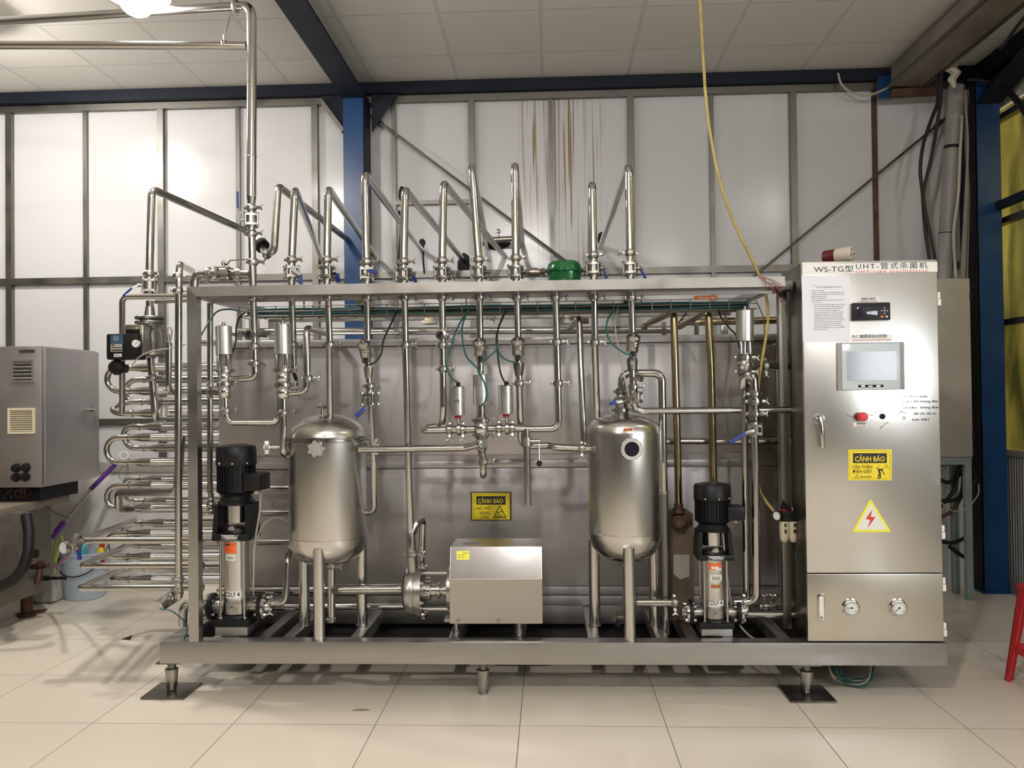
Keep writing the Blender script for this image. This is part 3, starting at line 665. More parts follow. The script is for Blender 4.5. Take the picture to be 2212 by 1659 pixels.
# yellow warning plates
def hazard_triangle(b, c, w_, X, Zv, nrm):
    b.prism([c-X*w_/2-Zv*w_*.43, c+X*w_/2-Zv*w_*.43, c+Zv*w_*.43], nrm); return b
def warn_plate(name, label, P, wpx, hpx, Y, upper, kind):
    """P(px,py,off) maps sign pixels; (0,0)-(wpx,hpx) from its top left"""
    s = lambda u, v, off=0.: P(u, v, off)
    k = Y/FPX
    t = tag(emit(B().prism([s(0, 0), s(wpx, 0), s(wpx, hpx), s(0, hpx)], (0, -.0016, 0)), name, YEL, at0=s(wpx/2, hpx)), label, 'warning sign')
    bd = B(); i = wpx*.035; cpx = wpx*.06
    poly = [(i+cpx, i), (wpx-i-cpx, i), (wpx-i, i+cpx), (wpx-i, hpx-i-cpx), (wpx-i-cpx, hpx-i), (i+cpx, hpx-i), (i, hpx-i-cpx), (i, i+cpx)]
    for a, c in zip(poly, poly[1:]+poly[:1]): bd.bar(s(*a, .0018), s(*c, .0018), .0009, .0005, up=NY)
    emit(bd, 'border_line', INK, t)
    emit(B().prism([s(wpx*.11, hpx*.12, .0017), s(wpx*.89, hpx*.12, .0017), s(wpx*.89, hpx*.44, .0017), s(wpx*.11, hpx*.44, .0017)], (0, -.0004, 0)), 'header_band', INK, t)
    def ln(body, mat, u, v, h, w_, bold=.03):
        o = text('lettering', body, mat, s(u, v, .0022), X_, Z_, h*k, t, bold=bold)
        xs = [q_.co.x for q_ in o.data.vertices]; kk = w_*k/(max(xs)-min(xs)); x_ = min(xs); base = s(u, v).x-origin_of(t).x
        for q_ in o.data.vertices: q_.co.x = (q_.co.x-x_)*kk+base
    for a in upper: ln(*a)
    return t, s
P1 = lambda u, v, off=0.: at(1832+u, 971+v, YC-.0005-off)
t1, s1 = warn_plate('warning_sign', 'yellow electric shock warning plate on the cabinet door', P1, 94, 66.5, YC,
    [('CẢNH BÁO', YEL, 14.5, 26, 11, 62, .02), ('CẨN THẬN', INK, 9, 41, 6.6, 41, .0), ('ĐIỆN GIẬT', INK, 10, 51, 6.6, 40, .0), ('Electricity', INK, 26, 60.5, 4.2, 23, 0)], 0)
k = YC/FPX
fig = B(); c3 = lambda u, v: P1(u, v, .002)
for a, c, w_ in (((66, 43), (69, 52), .0085), ((69, 52), (65, 58), .0055), ((65, 58), (66, 63), .0045), ((69, 52), (70, 59), .0055), ((70, 59), (68, 63.5), .0045), ((67, 42), (74, 46), .0045), ((74, 46), (79, 55), .0035), ((66, 42), (61, 40), .004)): fig.bar(c3(*a), c3(*c), w_, .0006, up=NY)
fig.cyl(c3(73, 43.5), c3(73, 43.5)+NY*.0006, .0052, n=14)
for a, c in (((66, 32), (67, 35)), ((67, 35), (66, 36)), ((66, 36), (68, 40))): fig.bar(c3(*a), c3(*c), .0012, .0006, up=NY)
emit(fig, 'shock_symbol', INK, t1)
def outline_tri(b, c, w_, lw, nrm):
    A, Bq, C = c-X_*w_/2-Z_*w_*.40, c+X_*w_/2-Z_*w_*.40, c+Z_*w_*.46
    for p_, q_ in ((A, Bq), (Bq, C), (C, A)): b.bar(p_, q_, lw, .0006, up=NY)
    b.bar(c+Z_*w_*.14, c-Z_*w_*.22, lw*1.1, .0006, up=NY); return b
emit(outline_tri(outline_tri(B(), c3(19, 58), .019, .0013, NY), c3(83, 36), .019, .0013, NY), 'triangle_symbols', INK, t1)

a_, b_, c_ = at(1880, 1077, YC), at(1841, 1149, YC), at(1925, 1149, YC)
def rtri(a, b, c, off, th, sh):
    o = (a+b+c)/3; pts = []
    V3 = [o+(p-o)*sh for p in (a, b, c)]
    for i in range(3):
        p0, p1, p2 = V3[i-1], V3[i], V3[(i+1) % 3]; pts += [p1+(p0-p1).normalized()*.006, p1+((p0-p1).normalized()+(p2-p1).normalized())*.0025, p1+(p2-p1).normalized()*.006]
    return B().prism([p+NY*off for p in pts], NY*th)
t2 = tag(emit(rtri(a_, b_, c_, .0003, .0008, 1), 'warning_sticker', YEL2, at0=(a_.x, YC, b_.z)), 'triangular yellow edged sticker with a red bolt on the cabinet door', 'warning sign')
emit(rtri(a_, b_, c_, .0012, .0003, .80), 'sticker_field', WHITE, t2)
z_ = [(1884, 1101), (1870, 1121), (1880, 1123), (1874, 1141), (1891, 1117), (1881, 1116.5)]
emit(B().prism([at(*p, YC-.0017) for p in z_], NY*.0003), 'bolt_symbol', REDINK, t2)

# siren lying on the cabinet roof
c0 = at(1841, 549, 3.93); ax = Vector((.80, -.60, .02)).normalized()
t = thing('alarm_siren', 'round cream and maroon siren lying on top of the control cabinet', 'siren', (c0.x-.05, 3.97, 1.943))
emit(B().lathe(c0-ax*.075, ax, [(0, .034), (.004, .036), (.070, .037), (.075, .033), (.0755, 0)], 26), 'housing', CREAM, t)
emit(B().lathe(c0-ax*.135, ax, [(0, .0), (.004, .029), (.012, .033), (.0598, .034)], 26), 'lens', MAROON, t)
hb = B(); x_, y_, z__ = frame(ax)
for a, r in ((.2, .024), (1.8, .024), (3.4, .024), (5.0, .022), (0, .004)): hb.cyl(c0+(x_*cos(a)+y_*sin(a))*r+ax*.0004, c0+(x_*cos(a)+y_*sin(a))*r+ax*.0012, .0045, n=10)
emit(hb, 'sound_holes', BLACKM, t)
emit(B().bx((c0.x-.10, 3.93, 1.9425), (c0.x-.01, 4.01, 1.946)).bx((c0.x-.07, 3.95, 1.945), (c0.x-.04, 3.99, c0.z-.01)), 'bracket', DARKS, t)

# ================================================================== shared fittings
def wing(b, c, d, side, s=1.):
    """wing nut: hub and two ears at c, bolt direction d, ears along side"""
    c = Vector(c); d = Vector(d).normalized(); side = Vector(side).normalized()
    b.cyl(c-d*.004*s, c+d*.010*s, .0055*s, n=10)
    for k in (-1, 1):
        p0 = c+d*.006*s; p1 = c+d*.016*s+side*k*.017*s
        b.tube([p0, p0+(p1-p0)*.6, p1], [.0045*s, .0055*s, .003*s], n=8)
    return b
def clamp(par, c, ax, r, ear=(1, 0, 0), nut=True, mat=None):
    """tri-clamp ring with hinge lug and wing nut"""
    c = Vector(c); x, y, z = frame(ax); e = Vector(ear); e = (e-z*e.dot(z)).normalized(); R = r+.0085
    o = emit(B().lathe(c-z*.009, z, [(0, R-.004), (.003, R), (.015, R), (.018, R-.004)], 20)
             .box(c+e*(R+.006), (.020, .012, .014), .002, Matrix((e, z.cross(e), z)).transposed())
             .box(c-e*(R+.004), (.014, .010, .014), .002, Matrix((e, z.cross(e), z)).transposed())
             .lathe(c-z*.016, z, [(0, r+.0012), (.006, r+.0055), (.026, r+.0055), (.032, r+.0012)], 20), 'clamp', mat or CAST, par)
    if nut: emit(wing(B(), c+e*(R+.016), e, z.cross(e)*.3+z, .9), 'wing_nut', CAST, o)
    return o
def weld(par, c, ax, r, mat=None):
    x, y, z = frame(ax); return emit(B().torus(c, z, r+.0002, .0012, 20, 6), 'weld_ring', mat or PIPED, par)
def pipe(label, pts, r, bend=2.2, mat=None, clamps=(), name='process_pipe', cat='pipe', n=16, group=None):
    """pts: world points; clamps: (point, axis, ear) tuples"""
    pts = [Vector(p) for p in pts]
    t = thing(name, label, cat, pts[-1] if pts[-1].z < pts[0].z else pts[0], group)
    emit(B().tube(pts, r, bend=r*bend, n=n), 'tube', mat or PIPE, t)
    for cl in clamps: clamp(t, cl[0], cl[1], r, cl[2] if len(cl) > 2 else (1, 0, 0))
    return t
UPV = Vector((0, 0, 1)); XV = Vector((1, 0, 0)); YV = Vector((0, 1, 0))
def ball_valve(label, c, ax, r, lever=None, handle='blue', hl=.085, stem=(1, 0, 0), half=.040, grip=True):
    """three-piece ball valve: hex body, two square end pieces, four bolts, stem and bent lever"""
    c = Vector(c); x, y, z = frame(ax); s = Vector(stem); s = (s-z*s.dot(z)).normalized(); u = z.cross(s)
    t = thing('ball_valve', label, 'valve', c-z*half if z.z > .5 else c)
    emit(B().lathe(c-z*half, z, [(0, r+.003), (.010, r+.004), (.012, r+.010), (half*2-.012, r+.010), (half*2-.010, r+.004), (half*2, r+.003)], 18), 'body', CAST, t)
    for k in (-1, 1):
        emit(B().box(c+z*k*(half-.016), (.064, .064, .009), .010, Matrix((s, u, z)).transposed()), 'end_plate', CAST, t)
    for a in (-1, 1):
        for bq in (-1, 1):
            p = c+s*a*.027+u*bq*.027
            emit(B().cyl(p-z*(half-.004), p+z*(half-.004), .0045, n=10).lathe(p+z*(half-.013), z, [(0, .0075), (.008, .0075)], 6).lathe(p-z*(half-.013), -z, [(0, .0075), (.008, .0075)], 6), 'bolt', PIPED, t)
    p = c+s*(r+.008)
    emit(B().cyl(p, p+s*.022, .009).lathe(p+s*.022, s, [(0, .011), (.007, .011)], 6).cyl(p+s*.029, p+s*.036, .005), 'stem', CAST, t)
    if lever:
        e = [p+s*.026] + [Vector(q_) for q_ in lever]
        b = B()
        for i in range(len(e)-1): b.bar(e[i], e[i+1], .013, .004, .001, up=s)
        lv = emit(b, 'lever', PIPED, t)
        if grip:
            d = e[-1]-e[-2]; a = e[-1]-d.normalized()*min(d.length*.98, hl)
            emit(B().bar(a, e[-1]+d.normalized()*.004, .019, .011, .004, up=s), 'grip', BLUEH, lv)
    return t
def transmitter(label, c, tilt=0., head_r=.030, neck=.05):
    """instrument head: round housing tilted to the front with a screwed cap, cable gland, neck"""
    d = Vector((.02+tilt, -.52, .85)).normalized(); c = Vector(c)+d*.012
    t = thing('temperature_transmitter', label, 'instrument', c-UPV*neck)
    emit(B().lathe(c+d*-.030, d, [(-.030, .014), (-.022, head_r*.80), (-.018, head_r*.94), (.040, head_r*.94)], 22), 'housing', CAST, t)
    cp = emit(B().lathe(c+d*.010, d, [(0, head_r), (.004, head_r+.002), (.012, head_r+.002), (.014, head_r-.001), (.020, head_r-.006), (.024, .012), (.0245, 0)], 22), 'cap', PIPE, t)
    emit(B().torus(c+d*.002, d, head_r*.96, .0025, 22, 6).torus(c-d*.010, d, head_r*.95, .002, 22, 6), 'rim', PIPE, t)
    emit(B().cyl(c+d*.034, c+d*.042, .008, n=12), 'cap_screw', PIPED, cp)
    g = c-d*.045+NY*.016-UPV*.004
    emit(B().lathe(g, (d*.3-UPV), [(0, .012), (.014, .012), (.015, .009), (.030, .008)], 14), 'cable_gland', BLKC, t)
    emit(B().lathe(c-UPV*.020+YV*.02, -UPV, [(.01, .018), (.03, .020), (neck, .017)], 18), 'neck', CAST, t)
    return t
def seat_valve(label, top, bot, r_act, Y, act_len, parts, name='pneumatic_valve', ports=()):
    """pneumatic seat valve on a vertical axis: actuator, yoke with a window, round bodies joined by clamps.
       parts: list of (kind, z_from_top, z_to, radius)"""
    top = Vector(top); bot = Vector(bot); ax = (bot-top); Lz = ax.length; ax.normalize()
    t = thing(name, label, 'valve', bot)
    emit(B().lathe(top, ax, [(0, r_act-.006), (.003, r_act), (act_len, r_act), (act_len+.003, r_act-.005)], 28), 'actuator', ACT, t)
    emit(B().lathe(top, -ax, [(0, .010), (.008, .010), (.009, .007), (.018, .007)], 12), 'air_port', PIPED, t)
    for k, a, b_, r in parts:
        p = top+ax*a; l = b_-a
        if k == 'yoke':
            b = B()
            for sx in (-1, 1): b.box(p+ax*l/2+XV*sx*r*.78, (r*.42, r*1.5, l), .004)
            b.lathe(p+ax*(l-.012), ax, [(0, r), (.012, r)], 20)
            yk = emit(b, 'yoke', CAST, t)
            emit(B().cyl(p, p+ax*l, .009), 'spindle', MIRR, yk)
        elif k == 'clamp': clamp(t, p+ax*l/2, ax, r-.0085, (1, -.3, 0))
        elif k == 'ball':
            emit(B().lathe(p, ax, [(0, r*.62), (l*.10, r*.80), (l*.25, r*.96), (l*.5, r*1.03), (l*.75, r*.96), (l*.9, r*.80), (l, r*.62)], 24), 'valve_body', MIRR, t)
        else: emit(B().lathe(p, ax, [(0, r), (l, r)], 20), k, PIPE, t)
    return t
def cable(label, pts, r, mat, group=None, name='cable', cat='cable'):
    """smooth cable through the points (Catmull-Rom)"""
    P = [Vector(p) for p in pts]; Q = [P[0]*2-P[1]]+P+[P[-1]*2-P[-2]]; out = []
    for i in range(1, len(Q)-2):
        a, b_, c, d = Q[i-1:i+3]
        for k in range(8):
            s_ = k/8; out.append(.5*((2*b_)+(c-a)*s_+(2*a-5*b_+4*c-d)*s_**2+(3*b_-a-3*c+d)*s_**3))
    out.append(P[-1])
    return tag(emit(B().tube(out, r, n=8), name, mat, at0=P[-1]), label, cat, group)

# ================================================================== tanks
def star_knob(c, ax, R=.028, parent=None, n=7):
    c = Vector(c); x, y, z = frame(ax); vs = []
    for k in range(n*4):
        a = 2*pi*k/(n*4); r = R*(1+.16*cos(n*a)); vs.append(c+(x*cos(a)+y*sin(a))*r-z*.009)
    b = B().prism(vs, z*.018).cyl(c-z*.014, c+z*.014, R*.5)
    return emit(b, 'star_knob', ALU, parent, smooth=50)
# balance tank with a clamped lid
tx, ty, tr = -1.068, 3.97, .183
z_lid = 1.165
t = thing('balance_tank', 'larger upright steel tank with a domed lid and star knobs, left of the tank pair', 'tank', (tx, ty, ZS))
zb = .70
emit(B().lathe((tx, ty, 0), UPV, [(.560, .001), (.563, .05), (.574, .10), (.595, .14), (.625, .166), (.66, .179), (.70, tr), (1.158, tr)], 56), 'shell', TANK, t)
emit(B().torus((tx, ty, .701), UPV, tr+.0004, .0012, 56, 6), 'weld_seam', PIPED, t)
emit(B().lathe((tx, ty, 1.150), UPV, [(0, tr), (.002, tr+.020), (.009, tr+.020), (.010, tr+.002), (.016, tr+.002), (.017, tr+.020), (.025, tr+.020), (.027, tr+.004)], 56), 'flange_ring', PIPE, t)
ld_ = emit(B().lathe((tx, ty, 1.176), UPV, [(0, tr-.004), (.014, tr-.006), (.040, .168), (.064, .142), (.084, .108), (.098, .068), (.105, .028), (.107, 0)], 56), 'lid', TANK, t)
emit(B().cyl((tx-.015, ty-.03, 1.27), (tx-.015, ty-.03, 1.305), .008).lathe((tx-.015, ty-.03, 1.305), UPV, [(0, .016), (.006, .026), (.016, .026), (.022, .014)], 10), 'lid_knob', MIRR, ld_)
for a in (200, 272, 340, 60, 130):
    d = Vector((cos(radians(a)), sin(radians(a)), 0)); p = Vector((tx, ty, 1.128))+d*(tr+.002)
    lg = emit(B().box(p+d*.012+UPV*.006, (.036, .022, .024), .003, Matrix((d, UPV.cross(d), UPV)).transposed()), 'swing_bolt', CAST, t)
    far = .040 if a == 272 else .095
    if far > .05: emit(B().cyl(p+d*.02, p+d*far, .008, n=12).cyl(p+d*.045, p+d*.07, .0115, n=12), 'bolt_shank', PIPE, lg)
    k_ = star_knob(p+d*far, d, .033 if a != 272 else .034, lg)
for a in (270, 30, 150):
    d = Vector((cos(radians(a)), sin(radians(a)), 0)); p = Vector((tx, ty, 0))+d*.164
    b = B().cyl((p.x, p.y, ZS), (p.x, p.y, .62 if a != 270 else .665), .0262, n=22)
    # saddle-cut top reaching the shell
    b.lathe((p.x, p.y, .62 if a != 270 else .665), UPV, [(0, .0262), (.04 if a != 270 else .001, .0262)], 22)
    emit(b, 'leg', TANK, t)
    emit(B().cyl((p.x, p.y, ZS), (p.x, p.y, ZS+.004), .031), 'leg_weld', PIPED, t)

# buffer tank with sight glass
ux, uy, ur = .350, 3.97, .171
t = thing('buffer_tank', 'smaller upright closed steel tank with a round sight glass, right of the tank pair', 'tank', (ux, uy, ZS))
emit(B().lathe((ux, uy, 0), UPV, [(.572, .001), (.576, .05), (.590, .10), (.612, .132), (.645, .157), (.69, .169), (.715, ur), (1.175, ur), (1.205, ur-.004), (1.228, .155), (1.245, .130), (1.258, .095), (1.268, .05), (1.271, .02), (1.271, 0)], 56), 'shell', TANK, t)
emit(B().torus((ux, uy, .716), UPV, ur+.0004, .0012, 56, 6).torus((ux, uy, 1.18), UPV, ur+.0002, .0008, 56, 6), 'weld_seam', PIPED, t)
c = at(1364, 970, 3.805); gd = Vector((.06, -1, .0)).normalized()
sg = emit(B().lathe(c+gd*.0-gd*.03, gd, [(0, .042), (.030, .042), (.030, .050), (.042, .050), (.044, .048), (.044, .034), (.036, .032)], 32), 'viewing_port', ALU, t)
emit(B().cyl(c+gd*.001, c+gd*.0075, .0325, n=28), 'glass', GLASSD, sg)
nt_ = B()
for k in range(12):
    a = 2*pi*k/12; x_, y_, z_ = frame(gd); p = c+(x_*cos(a)+y_*sin(a))*.049; nt_.box(p+gd*.008, (.006, .012, .006), .001)
emit(nt_, 'ring_notch', MIRR, sg)
cl_ = at(1356, 928, 3.805)
emit(B().box((cl_.x, uy-sqrt(ur*ur-(cl_.x-ux)**2)-.0005, cl_.z), (.042, .002, .014), .0005), 'label_plate', COPPER, t)
for a in (270, 30, 150):
    d = Vector((cos(radians(a)), sin(radians(a)), 0)); p = Vector((ux, uy, 0))+d*(.162 if a == 270 else .166)
    top = .665 if a == 270 else .66
    emit(B().cyl((p.x, p.y, ZS), (p.x, p.y, top), .0262, n=22), 'leg', TANK, t)
    emit(B().cyl((p.x, p.y, ZS), (p.x, p.y, ZS+.004), .031), 'leg_weld', PIPED, t)
nk = at(1345, 880, 3.95)
emit(B().lathe((ux-.012, uy-.01, 1.262), UPV, [(0, .030), (.014, .024), (.016, .032), (.030, .034), (.032, .028), (.058, .030), (.060, .040), (.072, .042), (.078, .030), (.092, .022), (.10, .022)], 24), 'neck', PIPE, t)
clamp(t, (ux-.012, uy-.01, 1.285), UPV, .028, (1, -.4, 0)); clamp(t, (ux-.012, uy-.01, 1.330), UPV, .030, (-1, -.3, 0)); clamp(t, (ux-.012, uy-.01, 1.372), UPV, .020, (1, -.5, 0))

# ================================================================== multistage pumps
def pump(label, cx, cy, z0, s, hz, sticker, cap_w=1.):
    """vertical multistage pump, base underside at z0; s scales to the photo"""
    t = thing('multistage_pump', label, 'pump', (cx, cy, z0))
    V = lambda x, y, z: (cx+x*s, cy+y*s, z0+z*hz)
    def E_(b, nm, m, p=t): return emit(b, nm, m, p)
    E_(B().bx(V(-.075, -.075, 0), V(.075, .075, .046), .004), 'plinth', BOXS)
    E_(B().bx(V(-.085, -.08, .046), V(.085, .08, .082), .006).lathe(V(0, 0, .082), UPV, [(0, .074*s), (.018*hz, .070*s)], 24), 'foot', BLACK)
    E_(B().lathe(V(0, 0, .10), UPV, [(0, .058*s), (.004*hz, .062*s), (.060*hz, .062*s), (.062*hz, .059*s), (.075*hz, .059*s)], 32), 'base_casting', CAST)
    E_(B().lathe(V(0, -.061, .132), NY, [(0, .014*s), (.006*s, .014*s), (.007*s, .008*s), (.016*s, .008*s)], 12), 'drain_plug', CAST)
    sl_ = E_(B().lathe(V(0, 0, .175), UPV, [(0, .057*s), (.305*hz, .057*s)], 36), 'sleeve', ACT)
    for a in (45, 135, 225, 315):
        p = (.078*cos(radians(a)), .078*sin(radians(a)))
        E_(B().cyl(V(p[0], p[1], .085), V(p[0], p[1], .52), .0058*s, n=10).lathe(V(p[0], p[1], .084), UPV, [(0, .011*s), (.008*hz, .011*s)], 6), 'tie_rod', PIPE)
    hd = E_(B().bx(V(-.088, -.083, .480), V(.088, .083, .520), .012*s).lathe(V(0, 0, .518), UPV, [(0, .070*s), (.02*hz, .064*s), (.028*hz, .045*s)], 28), 'pump_head', BLACK)
    E_(B().lathe(V(0, 0, .521), UPV, [(0, .066*s), (.018*hz, .062*s), (.030*hz, .046*s)], 28), 'seal_housing', CAST)
    E_(B().lathe(V(0, -.056, .545), NY, [(0, .016*s), (.008*s, .016*s), (.009*s, .010*s), (.020*s, .010*s)], 6), 'vent_plug', PIPE)
    # lantern with a front window showing the coupling guard
    for k in (-1, 1): E_(B().prism([V(k*.088, -.070, .52), V(k*.066, -.070, .52), V(k*.060, -.062, .665), V(k*.078, -.062, .665)], (0, .134*s, 0)), 'lantern_side', BLACK)
    E_(B().lathe(V(0, 0, .660), UPV, [(0, .080*s), (.014*hz, .084*s), (.020*hz, .078*s), (.045*hz, .066*s), (.060*hz, .080*s)], 32), 'lantern_top', BLACK)
    E_(B().lathe(V(0, 0, .57), UPV, [(0, .053*s), (.09*hz, .053*s)], 28), 'coupling_guard', MIRR)
    mt = E_(B().lathe(V(0, 0, .720), UPV, [(0, .072*s), (.006*hz, .076*s), (.150*hz, .076*s)], 36), 'motor', BLACK)
    fb = B()
    for k in range(30):
        a = 2*pi*k/30; d = Vector((cos(a), sin(a), 0)); fb.box(Vector(V(0, 0, .795))+d*.080*s, (.014*s, .0035*s, .140*hz), 0, Matrix((d, UPV.cross(d), UPV)).transposed())
    E_(fb, 'cooling_fins', BLACK, mt)
    E_(B().lathe(V(0, 0, .862), UPV, [(0, .090*s*cap_w), (.004*hz, .092*s*cap_w), (.088*hz, .090*s*cap_w), (.100*hz, .084*s*cap_w), (.108*hz, .05*s), (.109*hz, 0)], 36), 'fan_cover', BLACK)
    sb = B()
    for a in (238, 280, 322): sb.ball(V(.0915*cos(radians(a))*cap_w, .0915*sin(radians(a))*cap_w, .876), .006*s, n=10)
    E_(sb, 'cover_screw', MIRR)
    tb = E_(B().bx(V(.060, -.075, .735), V(.140, .045, .825), .008*s), 'terminal_box', BLACK)
    E_(B().bx(V(.135, -.06, .738), V(.148, .035, .822), .004*s), 'box_lid', BLACK, tb)
    E_(B().cyl(V(.105, -.03, .735), V(.105, -.03, .715), .011*s, n=12), 'gland', IVORY, tb)
    for k in (-1, 1):
        fx = .118
        pt = E_(B().cyl(V(k*.055, 0, .130), V(k*fx, 0, .130), .030*s), 'port', CAST)
        E_(B().lathe(V(k*(fx-.012), 0, .130), (k, 0, 0), [(0, .058*s), (.002*s, .062*s), (.018*s, .062*s), (.020*s, .058*s)], 32), 'flange', BLACK, pt)
        E_(B().lathe(V(k*(fx+.008), 0, .130), (k, 0, 0), [(0, .058*s), (.012*s, .058*s), (.013*s, .030*s), (.034*s, .022*s)], 32), 'counter_flange', PIPE, pt)
        for a in (45, 135, 225, 315):
            bb_ = B()
            p = Vector(V(k*(fx-.026), .045*cos(radians(a)), .130+.045*sin(radians(a))*s/hz)); bb_.lathe(p, (k, 0, 0), [(0, .009*s), (.009*s, .009*s)], 6).cyl(p, p+XV*k*.05*s, .0055*s, n=8).lathe(p+XV*k*.046*s, (k, 0, 0), [(0, .009*s), (.009*s, .009*s)], 6)
            E_(bb_, 'flange_bolt', PIPE, pt)
    # plates and labels
    fy = cy-.0835*s
    np_ = E_(B().bx((cx-.042*s, fy-.0008, z0+.488*hz), (cx+.042*s, fy+.001, z0+.514*hz)), 'name_plate', BLACKM)
    nb = B()
    for r_, (a, c) in enumerate(((-.038, .02), (-.03, .036), (-.038, .036), (-.02, .03))): nb.bx((cx+a*s, fy-.0012, z0+(.509-.005*r_)*hz), (cx+c*s, fy-.0007, z0+(.5115-.005*r_)*hz))
    nb.bx((cx-.042*s, fy-.0011, z0+.5125*hz), (cx+.042*s, fy-.0007, z0+.514*hz)).bx((cx-.042*s, fy-.0011, z0+.488*hz), (cx+.042*s, fy-.0007, z0+.4892*hz))
    E_(nb, 'plate_marking', WHITE, np_)
    def wrap(z_a, z_b, a0, a1, rr, nm, mat, par):
        vs = []; m_ = 10
        for k in range(m_+1):
            a = radians(a0+(a1-a0)*k/m_)
            for z in (z_a, z_b): vs.append(V(rr*cos(a), rr*sin(a), z))
        return emit(B().add(vs, [(2*k, 2*k+2, 2*k+3, 2*k+1) for k in range(m_)]), nm, mat, par)
    wl = wrap(.186, .222, 232, 312, .0576, 'model_label', WHITE, t)
    text('lettering', 'CDLF 4', INK, V(-.038, -.0586, .194), X_, Z_, .021*s, wl, bold=.02, sx=.74)
    xs = wl.children[0].data.vertices
    for v in xs:                                    # wrap the letters round the sleeve
        x = v.co.x+origin_of(wl).x-cx; v.co.y = cy-sqrt(max((.0582*s)**2-x*x, 1e-8))-origin_of(wl).y
    if sticker == 'full':
        o1 = wrap(.415, .470, 222, 290, .0576, 'caution_label', ORANGE, t)
        wrap(.455, .462, 230, 260, .058, 'label_print', INK, o1)
        for z_ in (.441, .434, .427): wrap(z_, z_+.0022, 230, 276, .058, 'label_print', REDINK, o1)
        o2 = wrap(.378, .410, 235, 282, .0576, 'bar_label', WHITE, t); wrap(.386, .400, 242, 275, .058, 'label_print', GREYC, o2)
    else:
        o1 = wrap(.418, .462, 236, 300, .0576, 'torn_label', ORANGE, t); wrap(.424, .440, 250, 286, .0579, 'torn_patch', WHITE, o1); wrap(.416, .428, 272, 301, .0580, 'torn_patch', WHITE, o1)
        o2 = wrap(.345, .385, 244, 302, .0576, 'bar_label', WHITE, t); wrap(.352, .377, 252, 294, .058, 'label_print', GREYC, o2)
        wrap(.302, .324, 246, 294, .0576, 'brown_strip', COPPER, t)
    return t
p_ = at(488, 1372, 3.845)
pump('taller black and steel multistage pump beside the left corner post', -1.50, 3.935, ZS+.001, 1.03, .92, 'full')
pump('shorter black and steel multistage pump left of the control cabinet', .752, 3.935, ZS+.001, .94, .715, 'torn')

# ================================================================== centrifugal pump with its steel cover
a0, a1 = at(972, 1347, 3.875), at(1172, 1347, 3.875)
zf = at(1070, 1251, 3.875).z; zb_ = a0.z; yt = 4.06; ztop = at(1070, 1181, 3.93).z
t = thing('centrifugal_pump', 'centrifugal pump with a box shaped steel motor cover, between the two tanks', 'pump', (-.31, 4.0, ZS))
x0, x1 = a0.x, a1.x
prof = [(3.875, zb_), (3.875, zf), (3.930, ztop), (4.16, ztop), (4.20, zf), (4.20, zb_)]
mk = steel('polished_cover_steel', (.46, .445, .46), .13, (4, 60, 60), .0, .1)
emit(B().prism([(x0, y, z) for y, z in prof], (x1-x0, 0, 0)), 'motor_cover', steel('cover_steel', (.52, .50, .47), .33, (60, 60, 3), .0, .15), t, smooth=20)
emit(B().prism([(x0+.002, 3.8745, zf+.002), (x1-.002, 3.8745, zf+.002), (x1-.002, 3.9290, ztop), (x0+.002, 3.9290, ztop)], (0, -.0012, .0005)), 'sloped_panel', mk, t)
for px, py in ((991, 1341), (1077, 1341)):
    c = at(px, py, 3.874); emit(B().lathe(c, NY, [(0, .011), (.003, .011), (.004, .007), (.009, .006)], 8), 'screw', CAST, t)
for x in (-.452, -.155):
    for y in (3.93, 4.15):
        emit(B().cyl((x, y, ZS), (x, y, zb_+.01), .013).cyl((x, y, ZS), (x, y, ZS+.02), .02), 'leg', CAST, t)
c = at(993, 1198, 3.9)
lbp = at(1000, 1198, 3.908)
u_ = Vector((0, .055, ztop-zf)).normalized()
lp = Vector((x0+.030, 3.8705, zf+.74*(ztop-zf))); lp.y = 3.8735+(.055)*(lp.z-zf)/(ztop-zf)-.0016
lab_ = emit(B().prism([lp-u_*.020, lp-u_*.020+XV*.060, lp+u_*.020+XV*.060, lp+u_*.020], (0, -.0008, 0)), 'yellow_label', YEL2, t)
for k in range(3): text('label_print', 'HPA  V %d.5' % (k+2) if k else 'CE 50 Hz', INK, lp+u_*(.008-.010*k)+XV*(.006+.022*(k == 0))+NY*.0012, X_, u_, .005, lab_)
emit(B().bx((x0+.05, 4.0, ztop+.0005), (x0+.13, 4.05, ztop+.0015)), 'name_plate', GREYINK, t)
# volute and bearing bracket, axis along the machine
vz = at(900, 1275, 3.97).z; vx = at(893, 1275, 3.97).x; vy = 3.97
emit(B().lathe((vx-.045, vy, vz), XV, [(0, .05), (.004, .085), (.018, .112), (.045, .118), (.060, .112), (.064, .122), (.078, .122), (.079, .125), (.094, .125), (.098, .09), (.10, .05)], 40), 'volute', CAST, t)
for k in range(8):
    vb = B(); a = 2*pi*k/8+.3; p = Vector((vx+.045, vy+.116*cos(a), vz+.116*sin(a))); vb.lathe(p, XV, [(0, .009), (.012, .009)], 6).cyl(p, p+XV*.02, .005, n=8)
    emit(vb, 'casing_bolt', PIPE, t)
emit(B().lathe((vx+.055, vy, vz), XV, [(0, .046), (.030, .046), (.032, .030), (.060, .026), (.062, .036), (.075, .036), (.077, .024), (.090, .024), (.092, .034), (.105, .034), (.107, .022), (x0-vx-.05, .022)], 28), 'shaft_coupling', PIPE, t)
for k in (-1, 1): emit(B().cyl((vx+.05, vy-.02, vz+k*.085), (x0+.002, vy-.02, vz+k*.085), .010), 'spacer_rod', CAST, t)
emit(B().lathe((x0-.018, vy, vz+.01), XV, [(0, .095), (.002, .10), (.0175, .10)], 36), 'motor_flange', CAST, t)
